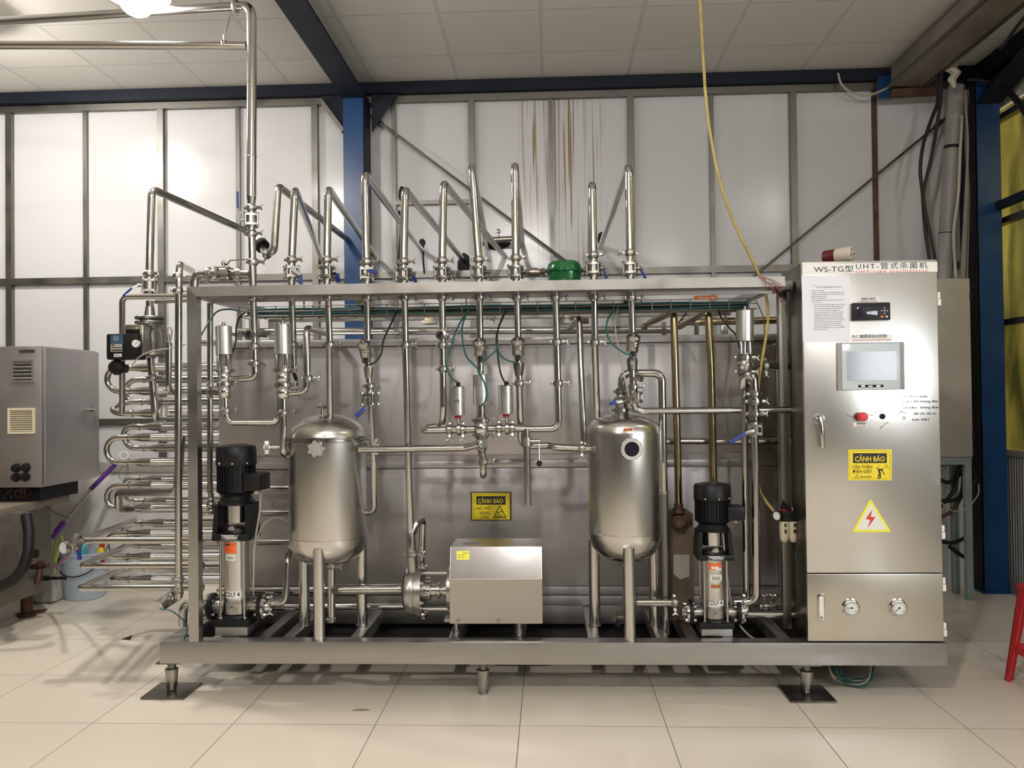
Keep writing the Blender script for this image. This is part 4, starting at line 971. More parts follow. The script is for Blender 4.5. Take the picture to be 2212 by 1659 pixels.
emit(B().bx((x0-.03, 3.90, zb_), (x0-.001, 3.96, zb_+.018), .002), 'mounting_bar', CAST, t)
# discharge: swan neck and branch on the volute
pts = [at(893, 1245, 3.93), at(889, 1190, 3.93), at(887, 1150, 3.93), at(899, 1130, 3.95), at(912, 1118, 3.99), at(912, 1165, 4.05), at(906, 1218, 4.05)]
emit(B().tube(pts[:4], [.024, .022, .0215, .020], n=16), 'outlet_neck', PIPE, t)
emit(B().tube([at(892, 1152, 3.94), at(897, 1135, 3.96), at(912, 1120, 4.03), at(913, 1130, 4.05), at(910, 1222, 4.05)], .0165, bend=.03), 'bypass_loop', PIPE, t)
clamp(t, at(891, 1196, 3.93), UPV, .0215, (1, -.2, 0))

# ================================================================== process pipework (front row passes through the top frame)
YPL = 3.872
def v(px, py, Y=YPL): return at(px, py, Y)
R1, R2 = .0158, .0185
def union(t, px, py, r=R1, Y=YPL, ax=UPV, ear=(1, 0, 0)): clamp(t, v(px, py, Y), ax, r, ear)
rel = .0
# ---- risers above the frame: each turns at an elbow and runs level to the wall
def riser_set(label, top, end, foot_px, valve_y, vlabel, lev, stem=(1, -.25, 0), cy=None, ear=(1, -.2, 0), mat=PIPE, grip=True):
    vc = v(foot_px, valve_y); cy = cy or valve_y-27
    pt = v(top[0], top[1]); e = at(end[0], end[1], 5.985); e.z = pt.z+.004
    base = v(foot_px, cy)
    t = thing('riser_pipe', label, 'pipe', base)
    emit(B().tube([base-UPV*.012, pt, e], R2, bend=R2*1.9, n=18), 'tube', mat, t)
    d = (pt-base).normalized(); weld(t, pt-d*.050, d, R2)
    clamp(t, base, UPV, R1+.002, ear)
    emit(B().cyl(base, vc+UPV*.03, R1+.001), 'spool', PIPED, t)
    ball_valve(vlabel, vc, UPV, R1+.001, lev, stem=stem, half=.036, grip=grip)
    emit(B().cyl(vc-UPV*.03, v(foot_px, valve_y+40), R1+.001), 'spool', PIPED, t)
    return t
riser_set('steel riser bending back to the wall, second upright from the left over the top frame', (637, 410), (697, 572), 630, 588, 'ball valve under the first short riser right of the tall ceiling pipe', [v(648, 593, 3.84), v(650, 612, 3.84)], stem=(.6, -1, 0))
riser_set('steel riser in front of the wall just left of the blue column', (709, 408), (818, 566), 706, 588, 'ball valve on the riser just left of the blue column', [v(728, 590, 3.86), v(731, 608, 3.87)], stem=(.2, 1, 0))
riser_set('tall steel riser overlapping the blue column', (788, 376), (912, 518), 792, 591, 'ball valve with a level blue lever in front of the blue column', [v(797, 584, 3.80), v(812, 589, 3.79)], stem=(.15, -1, 0), cy=566)
riser_set('steel riser just right of the blue column, running back to a dark wall hole', (875, 409), (1002, 562), 872, 592, 'ball valve on the riser right of the blue column', [v(893, 594, 3.86), v(898, 610, 3.87)])
riser_set('steel riser beside the diagonal brace rod, ending at the middle wall hole', (958, 395), (1090, 530), 955, 590, 'ball valve under the riser beside the diagonal brace rod', [v(976, 592, 3.86), v(983, 606, 3.87)], grip=False)
riser_set('leaning steel riser whose top stands in front of a wall stud', (1019, 360), (1052, 514), 1034, 588, 'ball valve under the leaning riser, lever turned down', [v(1054, 590, 3.86), v(1062, 604, 3.87)], cy=561, grip=False)
riser_set('tallest straight riser, with a rounded top seen end on, left of the rust stains', (1112, 356), (1128, 470), 1114, 587, 'ball valve under the tallest riser beside the rust stains', [v(1135, 588, 3.87), v(1142, 596, 3.88)], cy=557, grip=False)
riser_set('riser with a round top directly right of the green pot', (1279, 397), (1272, 520), 1282, 580, 'ball valve directly right of the green pot', [v(1303, 581, 3.87), v(1310, 600, 3.87)], cy=551)
riser_set('rightmost riser, its branch slanting back and left to the wall', (1358, 360), (1297, 522), 1361, 580, 'ball valve under the rightmost riser', [v(1383, 580, 3.87), v(1394, 600, 3.87)], cy=546, ear=(-1, -.2, 0))
# ragged openings in the wall where the branches pass
for px, py, w_, h_ in ((1004, 573, 26, 44), (1072, 525, 50, 24), (1298, 516, 12, 26), (868, 420, 12, 34), (912, 524, 12, 14)):
    c = at(px, py, 5.996); r_ = random.Random(px); n_ = 11
    pl = [c+Vector((cos(2*pi*k/n_)*sz(w_, 6)*.55*(1+.2*r_.random()), 0, sin(2*pi*k/n_)*sz(h_, 6)*.55*(1+.2*r_.random()))) for k in range(n_)]
    o = emit(B().prism(pl, (0, .0035, 0)), 'wall_opening', BLACKM); o['kind'] = 'structure'
cable('black drip streak cord hanging below the branch pipe of the tall column riser', [at(914, 528, 5.95), at(914, 560, 5.96), at(917, 592, 5.97)], .007, BLKC)
cable('black cord hanging on the wall left of the first riser right of the column', [at(862, 455, 5.95), at(866, 490, 5.95), at(862, 560, 5.95), at(864, 610, 5.95)], .009, BLKC)
t = pipe('short level pipe with a butterfly tap on the wall behind the leaning riser', [at(1050, 519, 5.86), at(1125, 515, 5.86)], .021, 2, PIPED)
clamp(t, at(1050, 519, 5.86), XV, .021, (0, 0, 1)); clamp(t, at(1117, 515, 5.86), XV, .021, (0, -.3, 1))
emit(B().cyl(at(1075, 517, 5.86), at(1075, 503, 5.86), .008).ball(at(1076, 500, 5.86), .016, 1, .6, 1.2, 10), 'tap', PIPED, t)
emit(B().cyl(at(1060, 519, 5.86), at(1060, 519, 5.99), .012), 'wall_stub', PIPED, t)

# ---- drop pipes under the frame
def ferrule(t, px, Y=YPL): # clamp just below the channel
    c = v(px, 643, Y); clamp(t, c, UPV, R1, (1, .1, 0)); emit(B().lathe(c+UPV*.006, UPV, [(0, R1+.004), (.02, R1+.004)], 16), 'collar', PIPE, t)
def drop(label, pts, px, ys=(), Y=YPL, mat=PIPE, r=R1, bend=2.6, group=None):
    t = pipe(label, pts, r, bend, mat)
    ferrule(t, px, Y)
    for y_, x_ in ys: clamp(t, v(x_, y_, Y), UPV, r, (1, -.15, 0))
    return t
t = drop('first drop pipe under the frame, turning left into the leftmost pneumatic valve', [v(547, 632), v(549, 720), v(551, 790), v(552, 816), v(500, 819)], 547, ((748, 549), (785, 551)))
t = drop('thin second drop pipe behind the taller pneumatic valve', [v(630, 632, 3.93), v(634, 745, 3.93), v(635, 806, 3.93)], 630, ((745, 633),), Y=3.93)
emit(B().cyl(v(635, 806, 3.93), v(640, 820, 3.92), .009).bar(v(640, 815, 3.915), v(643, 834, 3.91), .012, .006, .002), 'black_cock', BLACK, t)
t = drop('straight drop pipe entering the lid of the left tank', [v(709, 632), v(712, 745), v(714, 897, 3.925)], 709, ((745, 712),))
emit(B().torus(v(709, 663), UPV, R1+.0004, .0022, 20, 6), 'red_ring', MAROON, t)
t = drop('drop pipe with an instrument head, going down behind the left tank', [v(793, 632), v(795, 800)], 793, ())
emit(B().lathe(v(797, 818), UPV, [(0, .0165), (.05, .024), (.055, .024)], 18), 'cone', PIPED, t)
emit(B().tube([v(797, 818), v(799, 845), v(808, 1000, 3.9), v(809, 1107, 3.98), v(770, 1108, 4.02)], R1*.92, bend=.045), 'lower_tube', PIPE, t)
clamp(t, v(799, 834), UPV, R1, (1, -.2, 0))
t = drop('long drop pipe feeding the centrifugal pump outlet', [v(874, 632), v(876, 745), v(884, 1050, 3.91), v(888, 1158, 3.93)], 874, ((745, 876),))
t = drop('drop pipe with a sight glass curving into the left end of the valve manifold', [v(955, 632), v(956, 745), v(958, 880), v(956, 921, 3.90), v(920, 924, 3.90)], 955, ((745, 956), (797, 957)))
t = drop('drop pipe above the middle pneumatic valve, with an instrument head', [v(1036, 632), v(1038, 806)], 1036)
t = drop('drop pipe with an instrument head, looping right to the right tank', [v(1117, 632), v(1120, 790), v(1122, 830), v(1126, 964, 3.93), v(1188, 962, 3.93)], 1117, ((828, 1122),))
emit(B().lathe(v(1121, 812), UPV, [(0, .0175), (.045, .026), (.06, .026)], 18), 'cone', DARKS, t)
emit(B().tube([v(1186, 962, 3.93), v(1200, 966, 3.90), v(1276, 969, 3.93)], R1*1.05, bend=.03), 'tank_inlet', PIPE, t)
clamp(t, v(1257, 969, 3.915), XV, R1, (0, -.4, -1))
t = drop('drop pipe turning left into the right end of the valve manifold', [v(1200, 630), v(1203, 740), v(1208, 926), v(1135, 927)], 1200, ((739, 1203), (828, 1206)))
t = drop('plain drop pipe reaching behind the right tank', [v(1283, 630, 3.90), v(1285, 740, 3.92), v(1290, 905, 3.99)], 1283, ((740, 1285),), Y=3.90)
t = drop('rightmost drop pipe with an instrument head, above the right tank', [v(1364, 628), v(1367, 780)], 1364)
emit(B().lathe(v(1366, 800), UPV, [(0, .022), (.048, .025), (.058, .020)], 18), 'cone', DARKS, t)
emit(B().tube([v(1366, 800), v(1368, 845), v(1370, 888, 3.90), v(1712, 885, 4.0)], R1, bend=.05), 'lower_tube', PIPE, t)
emit(B().cyl(v(1366, 818), v(1383, 818, 3.84), .011).cyl(v(1383, 818, 3.84), v(1386, 818, 3.835), .015), 'side_port', PIPE, t)
clamp(t, v(1368, 836), UPV, R1, (1, -.3, 0))

# ---- valve manifold between the tanks
t = pipe('short level manifold pipe with rounded left end, left of the middle valve', [v(960, 921, 3.90), v(921, 924, 3.90), v(915, 927, 3.87), v(921, 929, 3.845), v(1026, 927, 3.845)], R1*1.05, 1.3)
clamp(t, v(971, 928, 3.845), XV, R1, (0, -.35, -1)); clamp(t, v(1000, 928, 3.845), XV, R1, (0, -.35, -1))
t = pipe('short level manifold pipe right of the middle valve', [v(1054, 925, 3.845), v(1112, 925, 3.855)], R1, 1)
clamp(t, v(1078, 925, 3.848), XV, R1, (0, -.35, -1)); clamp(t, v(1107, 925, 3.852), XV, R1, (0, -.35, -1))
t = pipe('level manifold pipe with a downward tee ending in an open spout', [v(1110, 925, 3.853), v(1140, 926, 3.865)], R1, 1)
emit(B().tube([v(1137, 926, 3.86), v(1141, 1091, 3.86)], R1*1.0, n=16), 'spout', PIPE, t)
emit(B().cyl(v(1137, 945, 3.86), v(1138, 963, 3.86), .026), 'butterfly_body', CAST, t)
emit(B().cyl(v(1144, 953, 3.85), v(1167, 953, 3.85), .010), 'handle_boss', CAST, t)
lv = emit(B().cyl(v(1164, 957, 3.84), v(1165, 998, 3.83), .0035, n=10), 'handle_rod', PIPE, t)
emit(B().ball(v(1165, 1001, 3.83), .0135), 'ball_grip', BLACK, lv)
def pneu_butterfly(label, cx, y0, y1, by, mark=None):
    b0 = v(cx+3, by, 3.848); t = thing('butterfly_valve', label, 'valve', b0-UPV*.03)
    emit(B().lathe(b0-XV*.011, XV, [(0, .022), (.003, .029), (.019, .029), (.022, .022)], 26), 'body', CAST, t)
    a0, a1 = v(cx, y1, 3.835), v(cx-1, y0, 3.83); d = (a1-a0).normalized(); Lh = (a1-a0).length
    emit(B().cyl(b0+UPV*.02, a0, .0085), 'stem', CAST, t)
    emit(B().lathe(a0-d*.014, d, [(0, .012), (.004, .018), (.010, .015), (.013, .010)], 14), 'position_collar', RED, t)
    ac = emit(B().lathe(a0, d, [(0, .030), (.003, .034), (Lh-.003, .034), (Lh, .030)], 28), 'actuator', ACT, t)
    emit(B().lathe(a1+XV*.004, d, [(0, .009), (.01, .011), (.018, .007)], 12), 'air_elbow', BLKC, t)
    emit(B().bar(v(cx-13, y1+4, 3.82), v(cx-10, y1+12, 3.825), .006, .002).bar(v(cx-10, y1+12, 3.825), v(cx, y1+12, 3.832), .006, .002), 'bracket', PIPE, t)
    m0 = a0+d*(Lh*.72)+NY*.0336
    ll = B()
    for k, (a, c) in enumerate(((-.016, .010), (-.012, .012))): ll.bx((m0.x+a, m0.y-.0006, m0.z-.006*k), (m0.x+c, m0.y+.0008, m0.z-.006*k+.0016))
    emit(ll, 'maker_print', GREYINK, ac)
    if mark: text('handwriting', mark, INK, a0+d*(Lh*.42)+NY*.0338-XV*.012, XV, UPV, .016, ac, bold=.01)
    return t
pneu_butterfly('butterfly valve with a tilted silver cylinder marked in pen, left of the middle valve', 989, 834, 897, 927, 'V9')
pneu_butterfly('butterfly valve with an unmarked silver cylinder, right of the middle valve', 1093, 832, 894, 925)
k_ = v(1, 0).y/FPX
seat_valve('middle pneumatic valve, standing between two butterfly valves', v(1038, 809, 3.84), v(1041, 985, 3.845), .036, 3.84, sz(64, 3.84),
    [('bonnet', sz(64, 3.84), sz(98, 3.84), .020), ('clamp', sz(97, 3.84), sz(103, 3.84), .036), ('ball', sz(100, 3.84), sz(132, 3.84), .034), ('clamp', sz(128, 3.84), sz(134, 3.84), .033), ('ball', sz(134, 3.84), sz(166, 3.84), .028), ('outlet', sz(160, 3.84), sz(176, 3.84), .017)])
t = pipe('hooked drain pipe below the middle pneumatic valve', [v(1043, 980, 3.845), v(1044, 1026, 3.845), v(1044, 1027, 3.95)], R1, 1.8)
clamp(t, v(1044, 997, 3.845), UPV, R1, (1, -.2, .2))
t = pipe('level pipe from the left tank across to the middle valve', [v(775, 971, 3.85), v(1005, 967, 3.83), v(1042, 958, 3.80)], R1*1.05, 1.5)
clamp(t, v(1042, 958, 3.80), (.75, -.6, .1), .020, (.4, .4, 1))
emit(B().lathe(v(1042, 958, 3.80), (.75, -.6, .1), [(-.02, .017), (.014, .017), (.015, .0)], 20), 'end_cap', MIRR, t)

# ---- leftmost pair of pneumatic valves
Yp = 3.86; kk = Yp/FPX
seat_valve('leftmost pneumatic valve, its silver cylinder beside the corner post', v(483, 704, Yp), v(487, 888, Yp), .0375, Yp, 63*kk,
    [('yoke', 63*kk, 95*kk, .030), ('clamp', 96*kk, 102*kk, .034), ('ball', 99*kk, 127*kk, .030), ('clamp', 125*kk, 131*kk, .033), ('ball', 130*kk, 159*kk, .031), ('outlet', 158*kk, 184*kk, .0155)])
seat_valve('taller pneumatic valve with an open yoke, second from the left', v(610, 700, Yp), v(613, 893, Yp), .0385, Yp, 66*kk,
    [('yoke', 66*kk, 98*kk, .032), ('clamp', 98*kk, 104*kk, .040), ('ball', 101*kk, 132*kk, .035), ('clamp', 130*kk, 137*kk, .038), ('ball', 136*kk, 164*kk, .034), ('outlet', 163*kk, 193*kk, .0155)])
t = pipe('U shaped pipe joining the undersides of the two left pneumatic valves', [v(488, 880, Yp), v(489, 912, Yp), v(604, 912, Yp+.03), v(606, 850, Yp+.04)], R1, 2.2)
clamp(t, v(488, 887, Yp), UPV, R1, (1, -.2, 0))
t = pipe('pipe from the second pneumatic valve down into the side of the left tank', [v(612, 885, Yp), v(612, 975, Yp), v(616, 986, 3.90), v(642, 984, 3.92)], R1, 1.6)
clamp(t, v(612, 892, Yp), UPV, R1, (1, -.2, 0))
t = pipe('pipe rising right of the second pneumatic valve and bending back', [v(620, 849, Yp), v(660, 846, Yp), v(664, 815, Yp), v(662, 709, Yp), v(712, 722, 4.40)], R1*1.06, 2.0)
clamp(t, v(666, 818, Yp), UPV, R1, (1, .1, 0))
t = pipe('short stub pipe with a clamp left of the leftmost pneumatic valve', [v(430, 845, 3.98), v(478, 848, Yp)], R1, 1)
clamp(t, v(452, 846, 3.93), XV, R1, (0, -.3, 1))
o = emit(B().lathe(v(540, 723, 3.845), (-.25, -1, .05), [(-.02, .018), (0, .020), (.001, .026), (.010, .026), (.011, .017), (.006, .015)], 24), 'sight_glass', MIRR, at0=v(540, 723)); tag(o, 'small round sight glass on the first drop pipe', 'sight glass'); emit(B().cyl(v(540, 723, 3.842), v(540, 723, 3.838), .0152), 'glass', GLASSD, o)
emit(B().tube([v(506, 721, 3.95), v(545, 722, 3.88), v(575, 724, 3.95)], .013, bend=.02), 'side_branch', PIPE, o)
o = emit(B().lathe(v(953, 723, 3.842), (-.2, -1, .05), [(-.02, .018), (0, .020), (.001, .025), (.010, .025), (.011, .016), (.006, .014)], 24), 'sight_glass', MIRR, at0=v(953, 723)); tag(o, 'small round sight glass on the drop pipe left of the manifold', 'sight glass'); emit(B().cyl(v(953, 723, 3.838), v(953, 723, 3.834), .0142), 'glass', GLASSD, o)
clamp(o, v(963, 724, 3.87), XV, .014, (0, -.3, 1), nut=False)

# ---- instrument heads and the inline ball valves
transmitter('instrument head on the drop pipe above the left tank', v(789, 756, 3.83), -.12)
transmitter('instrument head above the middle pneumatic valve', v(1037, 752, 3.83), -.05)
transmitter('instrument head between the middle valve and the green pot drop pipe', v(1119, 750, 3.83), -.03)
transmitter('instrument head above the right tank', v(1367, 742, 3.83), .02)
ball_valve('ball valve with a slanting blue lever beside the left tank lid', v(799.5, 861), UPV, R1, [v(790, 880, 3.80), v(770, 899, 3.79)], stem=(-.3, -1, 0), half=.034)
ball_valve('ball valve behind the neck of the right tank, blue lever pointing left', v(1370, 858, 3.89), UPV, R1, [v(1345, 866, 3.86), v(1318, 871, 3.85)], stem=(-.4, -1, 0), half=.032, hl=.03)

# ---- around the right tank
t = pipe('arched pipe from the neck of the right tank down to the skid', [v(1343, 850, 3.95), v(1343, 806, 3.95), v(1430, 806, 3.93), v(1433, 1000, 3.93), v(1438, 1368, 3.99)], R1*1.15, 2.2)
emit(B().tube([v(1433.5, 1064, 3.94), v(1438, 1370, 3.992)], R1*1.25), 'galvanised_sleeve', GALV, t)
emit(B().lathe(v(1433.5, 1064, 3.94), UPV, [(-.008, .022), (.008, .022)], 12), 'union', PIPED, t)
t = pipe('slim pipe with a bent top running down the left side of the right tank', [at(1228, 712, 4.45), v(1251, 686, 4.05), v(1262, 966, 4.0), v(1290, 968, 3.99)], R1*.98, 1.8)
t = pipe('golden heat tinted pipe dropping to the brown steam fitting', [at(1392, 702, 4.60), v(1455, 672, 4.10), v(1463, 950, 4.10), v(1466, 1093, 4.10)], R1*1.15, 2.0, GOLD)
t = pipe('golden heat tinted pipe dropping behind the right pump', [at(1468, 705, 4.60), v(1530, 669, 4.10), v(1536, 800, 4.10), v(1543, 1120, 4.10)], R1*1.2, 2.0, GOLD)
t = pipe('level pipe behind the two golden pipes, running to the right post', [v(1437, 953, 4.18), v(1712, 953, 4.18)], R1, 1)
bt_ = at(1348, 1212, 3.97)
t = pipe('thin drain pipe with a small black cock under the right tank', [at(1349, 1207, 3.97), at(1349, 1335, 3.97)], .009, 1)
emit(B().lathe(at(1349, 1222, 3.97), UPV, [(0, .018), (.012, .018)], 12).cyl(at(1349, 1222, 3.97), at(1338, 1221, 3.95), .005), 'union', PIPED, t)
emit(B().cyl(at(1350, 1335, 3.97), at(1328, 1335, 3.93), .010).cyl(at(1328, 1335, 3.93), at(1326, 1335, 3.925), .015), 'cock', CAST, t)
emit(B().lathe(at(1335, 1342, 3.93), -UPV, [(0, .007), (.008, .016), (.02, .017), (.024, .010)], 12), 'cock_knob', BLACK, t)

# brown insulated plate exchanger with rusty flange
c0, c1 = at(1449, 1285, 4.12), at(1491, 1110, 4.12)
t = thing('plate_exchanger', 'rust brown plate exchanger behind the right pump, under the golden pipe', 'heat exchanger', (c0.x+.04, 4.2, ZS))
emit(B().bx((c0.x, 4.12, ZS+.001), (c0.x+.115, 4.30, c1.z), .008), 'plate_pack', BROWNP, t)
emit(B().lathe(at(1466, 1108, 4.10), UPV, [(0, .030), (.022, .030), (.023, .022), (.045, .022)], 18).lathe(at(1466, 1126, 4.10), NY, [(0, .032), (.03, .032), (.031, .024), (.05, .022)], 18), 'flange', RUST, t)
emit(B().lathe(at(1482, 1116, 4.11), NY, [(0, .02), (.04, .02), (.041, .012)], 14), 'plug', RUST, t)
emit(B().prism([at(1455, 1198, 4.118), at(1489, 1198, 4.118), at(1489, 1245, 4.118), at(1470, 1252, 4.118), at(1455, 1240, 4.118)], NY*.001), 'worn_label', GREYPNL, t)

# ---- right pneumatic valve and the pump outlet line
Yq = 3.95; kq = Yq/FPX
seat_valve('right pneumatic valve beside the hanging yellow hose', v(1609, 670, Yq), v(1608, 850, Yq), .0405, Yq, 66*kq,
    [('yoke', 66*kq, 98*kq, .026), ('clamp', 99*kq, 105*kq, .037), ('ball', 103*kq, 131*kq, .036), ('clamp', 129*kq, 136*kq, .034), ('ball', 137*kq, 166*kq, .030), ('outlet', 165*kq, 180*kq, .0165)])
t = pipe('pipe straight down from the right pneumatic valve, left of the pump outlet riser', [v(1608, 845, Yq), v(1613, 1318, 3.99)], R1*1.05, 1)
t = pipe('short side pipe from the right pneumatic valve to the post', [v(1622, 789, Yq), v(1705, 791, 4.05)], R1*1.1, 1)
clamp(t, v(1654, 790, 3.985), XV, R1*1.1, (0, -.3, -1))
t = pipe('swan neck elbow beside the right pneumatic valve', [v(1604, 836, 3.93), v(1606, 812, 3.91), v(1628, 812, 3.90), v(1630, 852, 3.90)], R1*1.25, 1.4)
clamp(t, v(1615, 811, 3.905), (1, -.1, .25), R1*1.25, (.5, -.1, .6))
t = pipe('riser from the right pump outlet up to the lever valve', [v(1586, 1301, 3.93), v(1634, 1300, 3.91), v(1632, 1000, 3.90), v(1629, 930, 3.90)], R1*1.15, 2.4)
clamp(t, v(1608, 1301, 3.925), XV, R1*1.15, (0, -.35, -1))
emit(B().lathe(v(1630, 908, 3.90), UPV, [(0, .019), (.016, .019), (.022, .026), (.045, .026), (.046, .022), (.085, .023), (.09, .032), (.102, .032), (.104, .02), (.13, .018)], 22), 'reducer', PIPE, t)
clamp(t, v(1630, 894, 3.90), UPV, .022, (1, -.4, 0)); clamp(t, v(1630, 867, 3.90), UPV, .026, (1, .1, 0)); clamp(t, v(1630, 851, 3.90), UPV, .020, (-1, -.4, 0))
ball_valve('ball valve with a long blue lever above the right pump', v(1630, 928, 3.90), UPV, R1*1.1, [v(1612, 935, 3.845), v(1577, 956, 3.84)], stem=(-.1, -1, 0), half=.034, hl=.10)
t = pipe('level pipe low on the skid behind the right pump, running under the cabinet', [at(1575, 1327, 4.02), at(1760, 1328, 4.02)], R1*1.15, 1)
t = pipe('short coupled pipe with two clamps low beside the cabinet', [at(1640, 1310, 4.15), at(1700, 1309, 4.15)], R1*1.2, 1)
clamp(t, at(1652, 1310, 4.15), XV, R1*1.2, (0, 0, 1)); clamp(t, at(1670, 1310, 4.15), XV, R1*1.2, (0, 0, 1))
t = pipe('level pipe from the right tank to the inlet of the right pump', [at(1375, 1302, 3.95), at(1464, 1302, 3.935)], R1*1.15, 1)
clamp(t, at(1457, 1302, 3.936), XV, R1*1.15, (0, -.35, -1))

# ---- below the left tank and the left pump
t = pipe('drain tee under the left tank with a capped lower end', [at(716, 1212, tank_y := 3.97), at(716, 1338, 3.97)], .0195, 1)
clamp(t, at(716, 1222, 3.97), UPV, .018, (1, -.4, 0))
emit(B().tube([at(716, 1274, 3.97), at(868, 1272, 3.97)], .0245, n=18), 'branch', PIPE, t)
emit(B().lathe(at(715, 1334, 3.97), -UPV, [(0, .022), (.003, .026), (.014, .026), (.016, .020), (.022, .020)], 18), 'end_cap', CAST, t)
emit(B().lathe(at(862, 1272, 3.97), XV, [(0, .0275), (.010, .0275)], 20), 'collar', PIPED, t)
t = pipe('outlet pipe rising from the left pump to behind the left tank', [v(570, 1303, 3.935), v(616, 1303, 3.94), v(621, 1210, 3.96), v(634, 1165, 4.06)], R1*1.05, 2.0)
clamp(t, v(585, 1303, 3.935), XV, R1*1.05, (0, -.3, -1))
t = pipe('inlet elbow bending down from the left pump beside the corner post', [v(432, 1304, 3.93), v(397, 1304, 3.90), v(394, 1352, 3.90)], .0205, 1.6)
clamp(t, v(421, 1304, 3.925), XV, .0205, (0, -.3, -1))
t = pipe('upper level pipe low behind the left tank', [at(470, 1275, 4.30), at(905, 1274, 4.30)], R1*1.1, 1)
t = pipe('lower level pipe low behind the left tank', [at(565, 1311, 4.22), at(892, 1310, 4.22), at(914, 1316, 4.22), at(915, 1336, 4.22)], R1*1.0, 1.6)
for lab, y_, xa, xb, Y_ in (('upper level pipe behind the left pump', 1055, 425, 700, 4.36), ('middle level pipe behind the left pump', 1108, 425, 700, 4.36), ('lowest short level pipe behind the left pump', 1171, 555, 650, 4.36)):
    pipe(lab, [at(xa, y_, Y_), at(xb, y_, Y_)], R1*1.0, 1)

# ---- level pipes over the cladding box
t = pipe('thick upper level pipe over the cladding box, with a pointed left end', [at(512, 717, 4.62), at(1455, 712, 4.62)], .0205, 1)
emit(B().lathe(at(512, 717, 4.62), -XV, [(0, .0205), (.03, .010), (.031, 0)], 16), 'cone_end', PIPE, t)
clamp(t, at(868, 716, 4.62), XV, .0205, (0, -.6, -1))
t = pipe('thinner lower level pipe over the cladding box', [at(430, 741, 4.50), at(1000, 737, 4.50), at(1690, 735, 4.50)], R1*1.05, 1)
t = pipe('dull level pipe at the top right behind the golden pipes', [at(1470, 696, 4.72), at(1730, 691, 4.72)], .0205, 1, GOLD)
for px in (1435, 1505):
    o = emit(B().bx(at(px-4, 728, 4.47), at(px+3, 696, 4.49)), 'pipe_hanger', GALV); tag(o, 'small flat hanger strap on the level pipes, %s golden pipe' % ('left of the first' if px < 1450 else 'between the'), 'bracket')

# ---- the tall pipe from the ceiling, with its two level branches
base = v(543, 449)
t = thing('ceiling_pipe', 'tall pipe from an elbow at the ceiling down to the left of the top frame', 'pipe', v(545, 620))
emit(B().tube([at(-140, 55, 4.25), v(500, 15, 3.90), v(543, 12), v(544, 200), v(543, 425)], .0225, bend=.055, n=18), 'upper_tube', PIPE, t)
emit(B().lathe(v(543, 425), -UPV, [(0, .0225), (.03, .019), (.05, .018)], 18), 'reducer', PIPE, t)
clamp(t, v(543, 449), UPV, .0175, (1, -.2, 0)); clamp(t, v(544, 505), UPV, .0175, (1, -.2, 0)); clamp(t, v(547, 566), UPV, .0175, (1, -.2, 0))
emit(B().tube([v(543, 440), v(544, 500), v(547, 630)], .0175, n=18), 'lower_tube', PIPE, t)
emit(B().tube([at(-140, 97, 3.75), v(532, 99, 3.872)], .0195, n=18), 'lower_branch', PIPE, t)
clamp(t, v(510, 14, 3.895), XV, .0225, (.0, -.3, 1)); 
emit(B().torus(v(483, 97, 3.865), XV, .021, .004, 20, 6).torus(v(488, 97, 3.866), XV, .021, .003, 20, 6).cyl(v(485, 88, 3.865), v(485, 76, 3.865), .006).cyl(v(485, 80, 3.865), v(497, 33, 3.89), .003, n=8), 'pipe_hanger', PIPED, t)
emit(B().cyl(v(512, 0, 3.895), v(512, -70, 3.895), .005, n=8).ball(v(516, 10, 3.88), .012), 'ceiling_rod', PIPED, t)
for k in (338, 180): weld(t, v(544, k), UPV, .0225)
ball_valve('ball valve on the tall ceiling pipe, its blue lever standing up on the left', v(543, 475), UPV, .0175, [v(521, 462, 3.83), v(514, 450, 3.83), v(513, 416, 3.83)], stem=(-1, -.4, 0), half=.038)
# top left: level valve joining the ceiling pipe, with its bent pipe
t = pipe('elbowed pipe lying on the top frame, left of the tall ceiling pipe', [v(419, 628, 3.97), v(421, 592, 3.97), v(465, 591, 3.96), v(540, 593, 3.90)], .0205, 1.8, PIPED)
clamp(t, v(450, 591, 3.965), XV, .0205, (0, -.4, -1)); clamp(t, v(516, 592, 3.92), XV, .0205, (0, -.4, -1))
ball_valve('ball valve lying level on the top frame with a bare steel lever', v(483, 591, 3.94), XV, .019, [v(490, 573, 3.93), v(496, 563, 3.93), v(536, 560, 3.92)], stem=(0, 0, 1), half=.040, grip=False)
t = pipe('bent pipe rising beside the left corner post to above the top frame', [at(432, 594, 4.45), v(388, 571, 3.80), v(386, 640, 3.80), v(385, 900, 3.80), v(386, 1292, 3.82)], R1*1.05, 1.7)
clamp(t, v(384, 596, 3.80), UPV, R1, (-1, -.3, 0)); clamp(t, v(385, 628, 3.80), UPV, R1, (1, .2, 0)); clamp(t, v(386, 1252, 3.82), UPV, R1, (1, .1, 0)); clamp(t, v(386, 1274, 3.82), UPV, R1, (1, .1, 0))
c0, c1 = v(383, 1283, 3.86), v(340, 1312, 3.74)
t = thing('strainer_housing', 'shiny capped steel cylinder leaning out at the lower left corner', 'strainer', c1)
emit(B().lathe(c0, c1-c0, [(-.02, .020), (0, .030), ((c1-c0).length, .030)], 26), 'barrel', MIRR, t)
emit(B().lathe(c1, c1-c0, [(-.004, .0305), (.001, .0325), (.003, .031), (.003, 0)], 26), 'end_cap', PIPE, t)
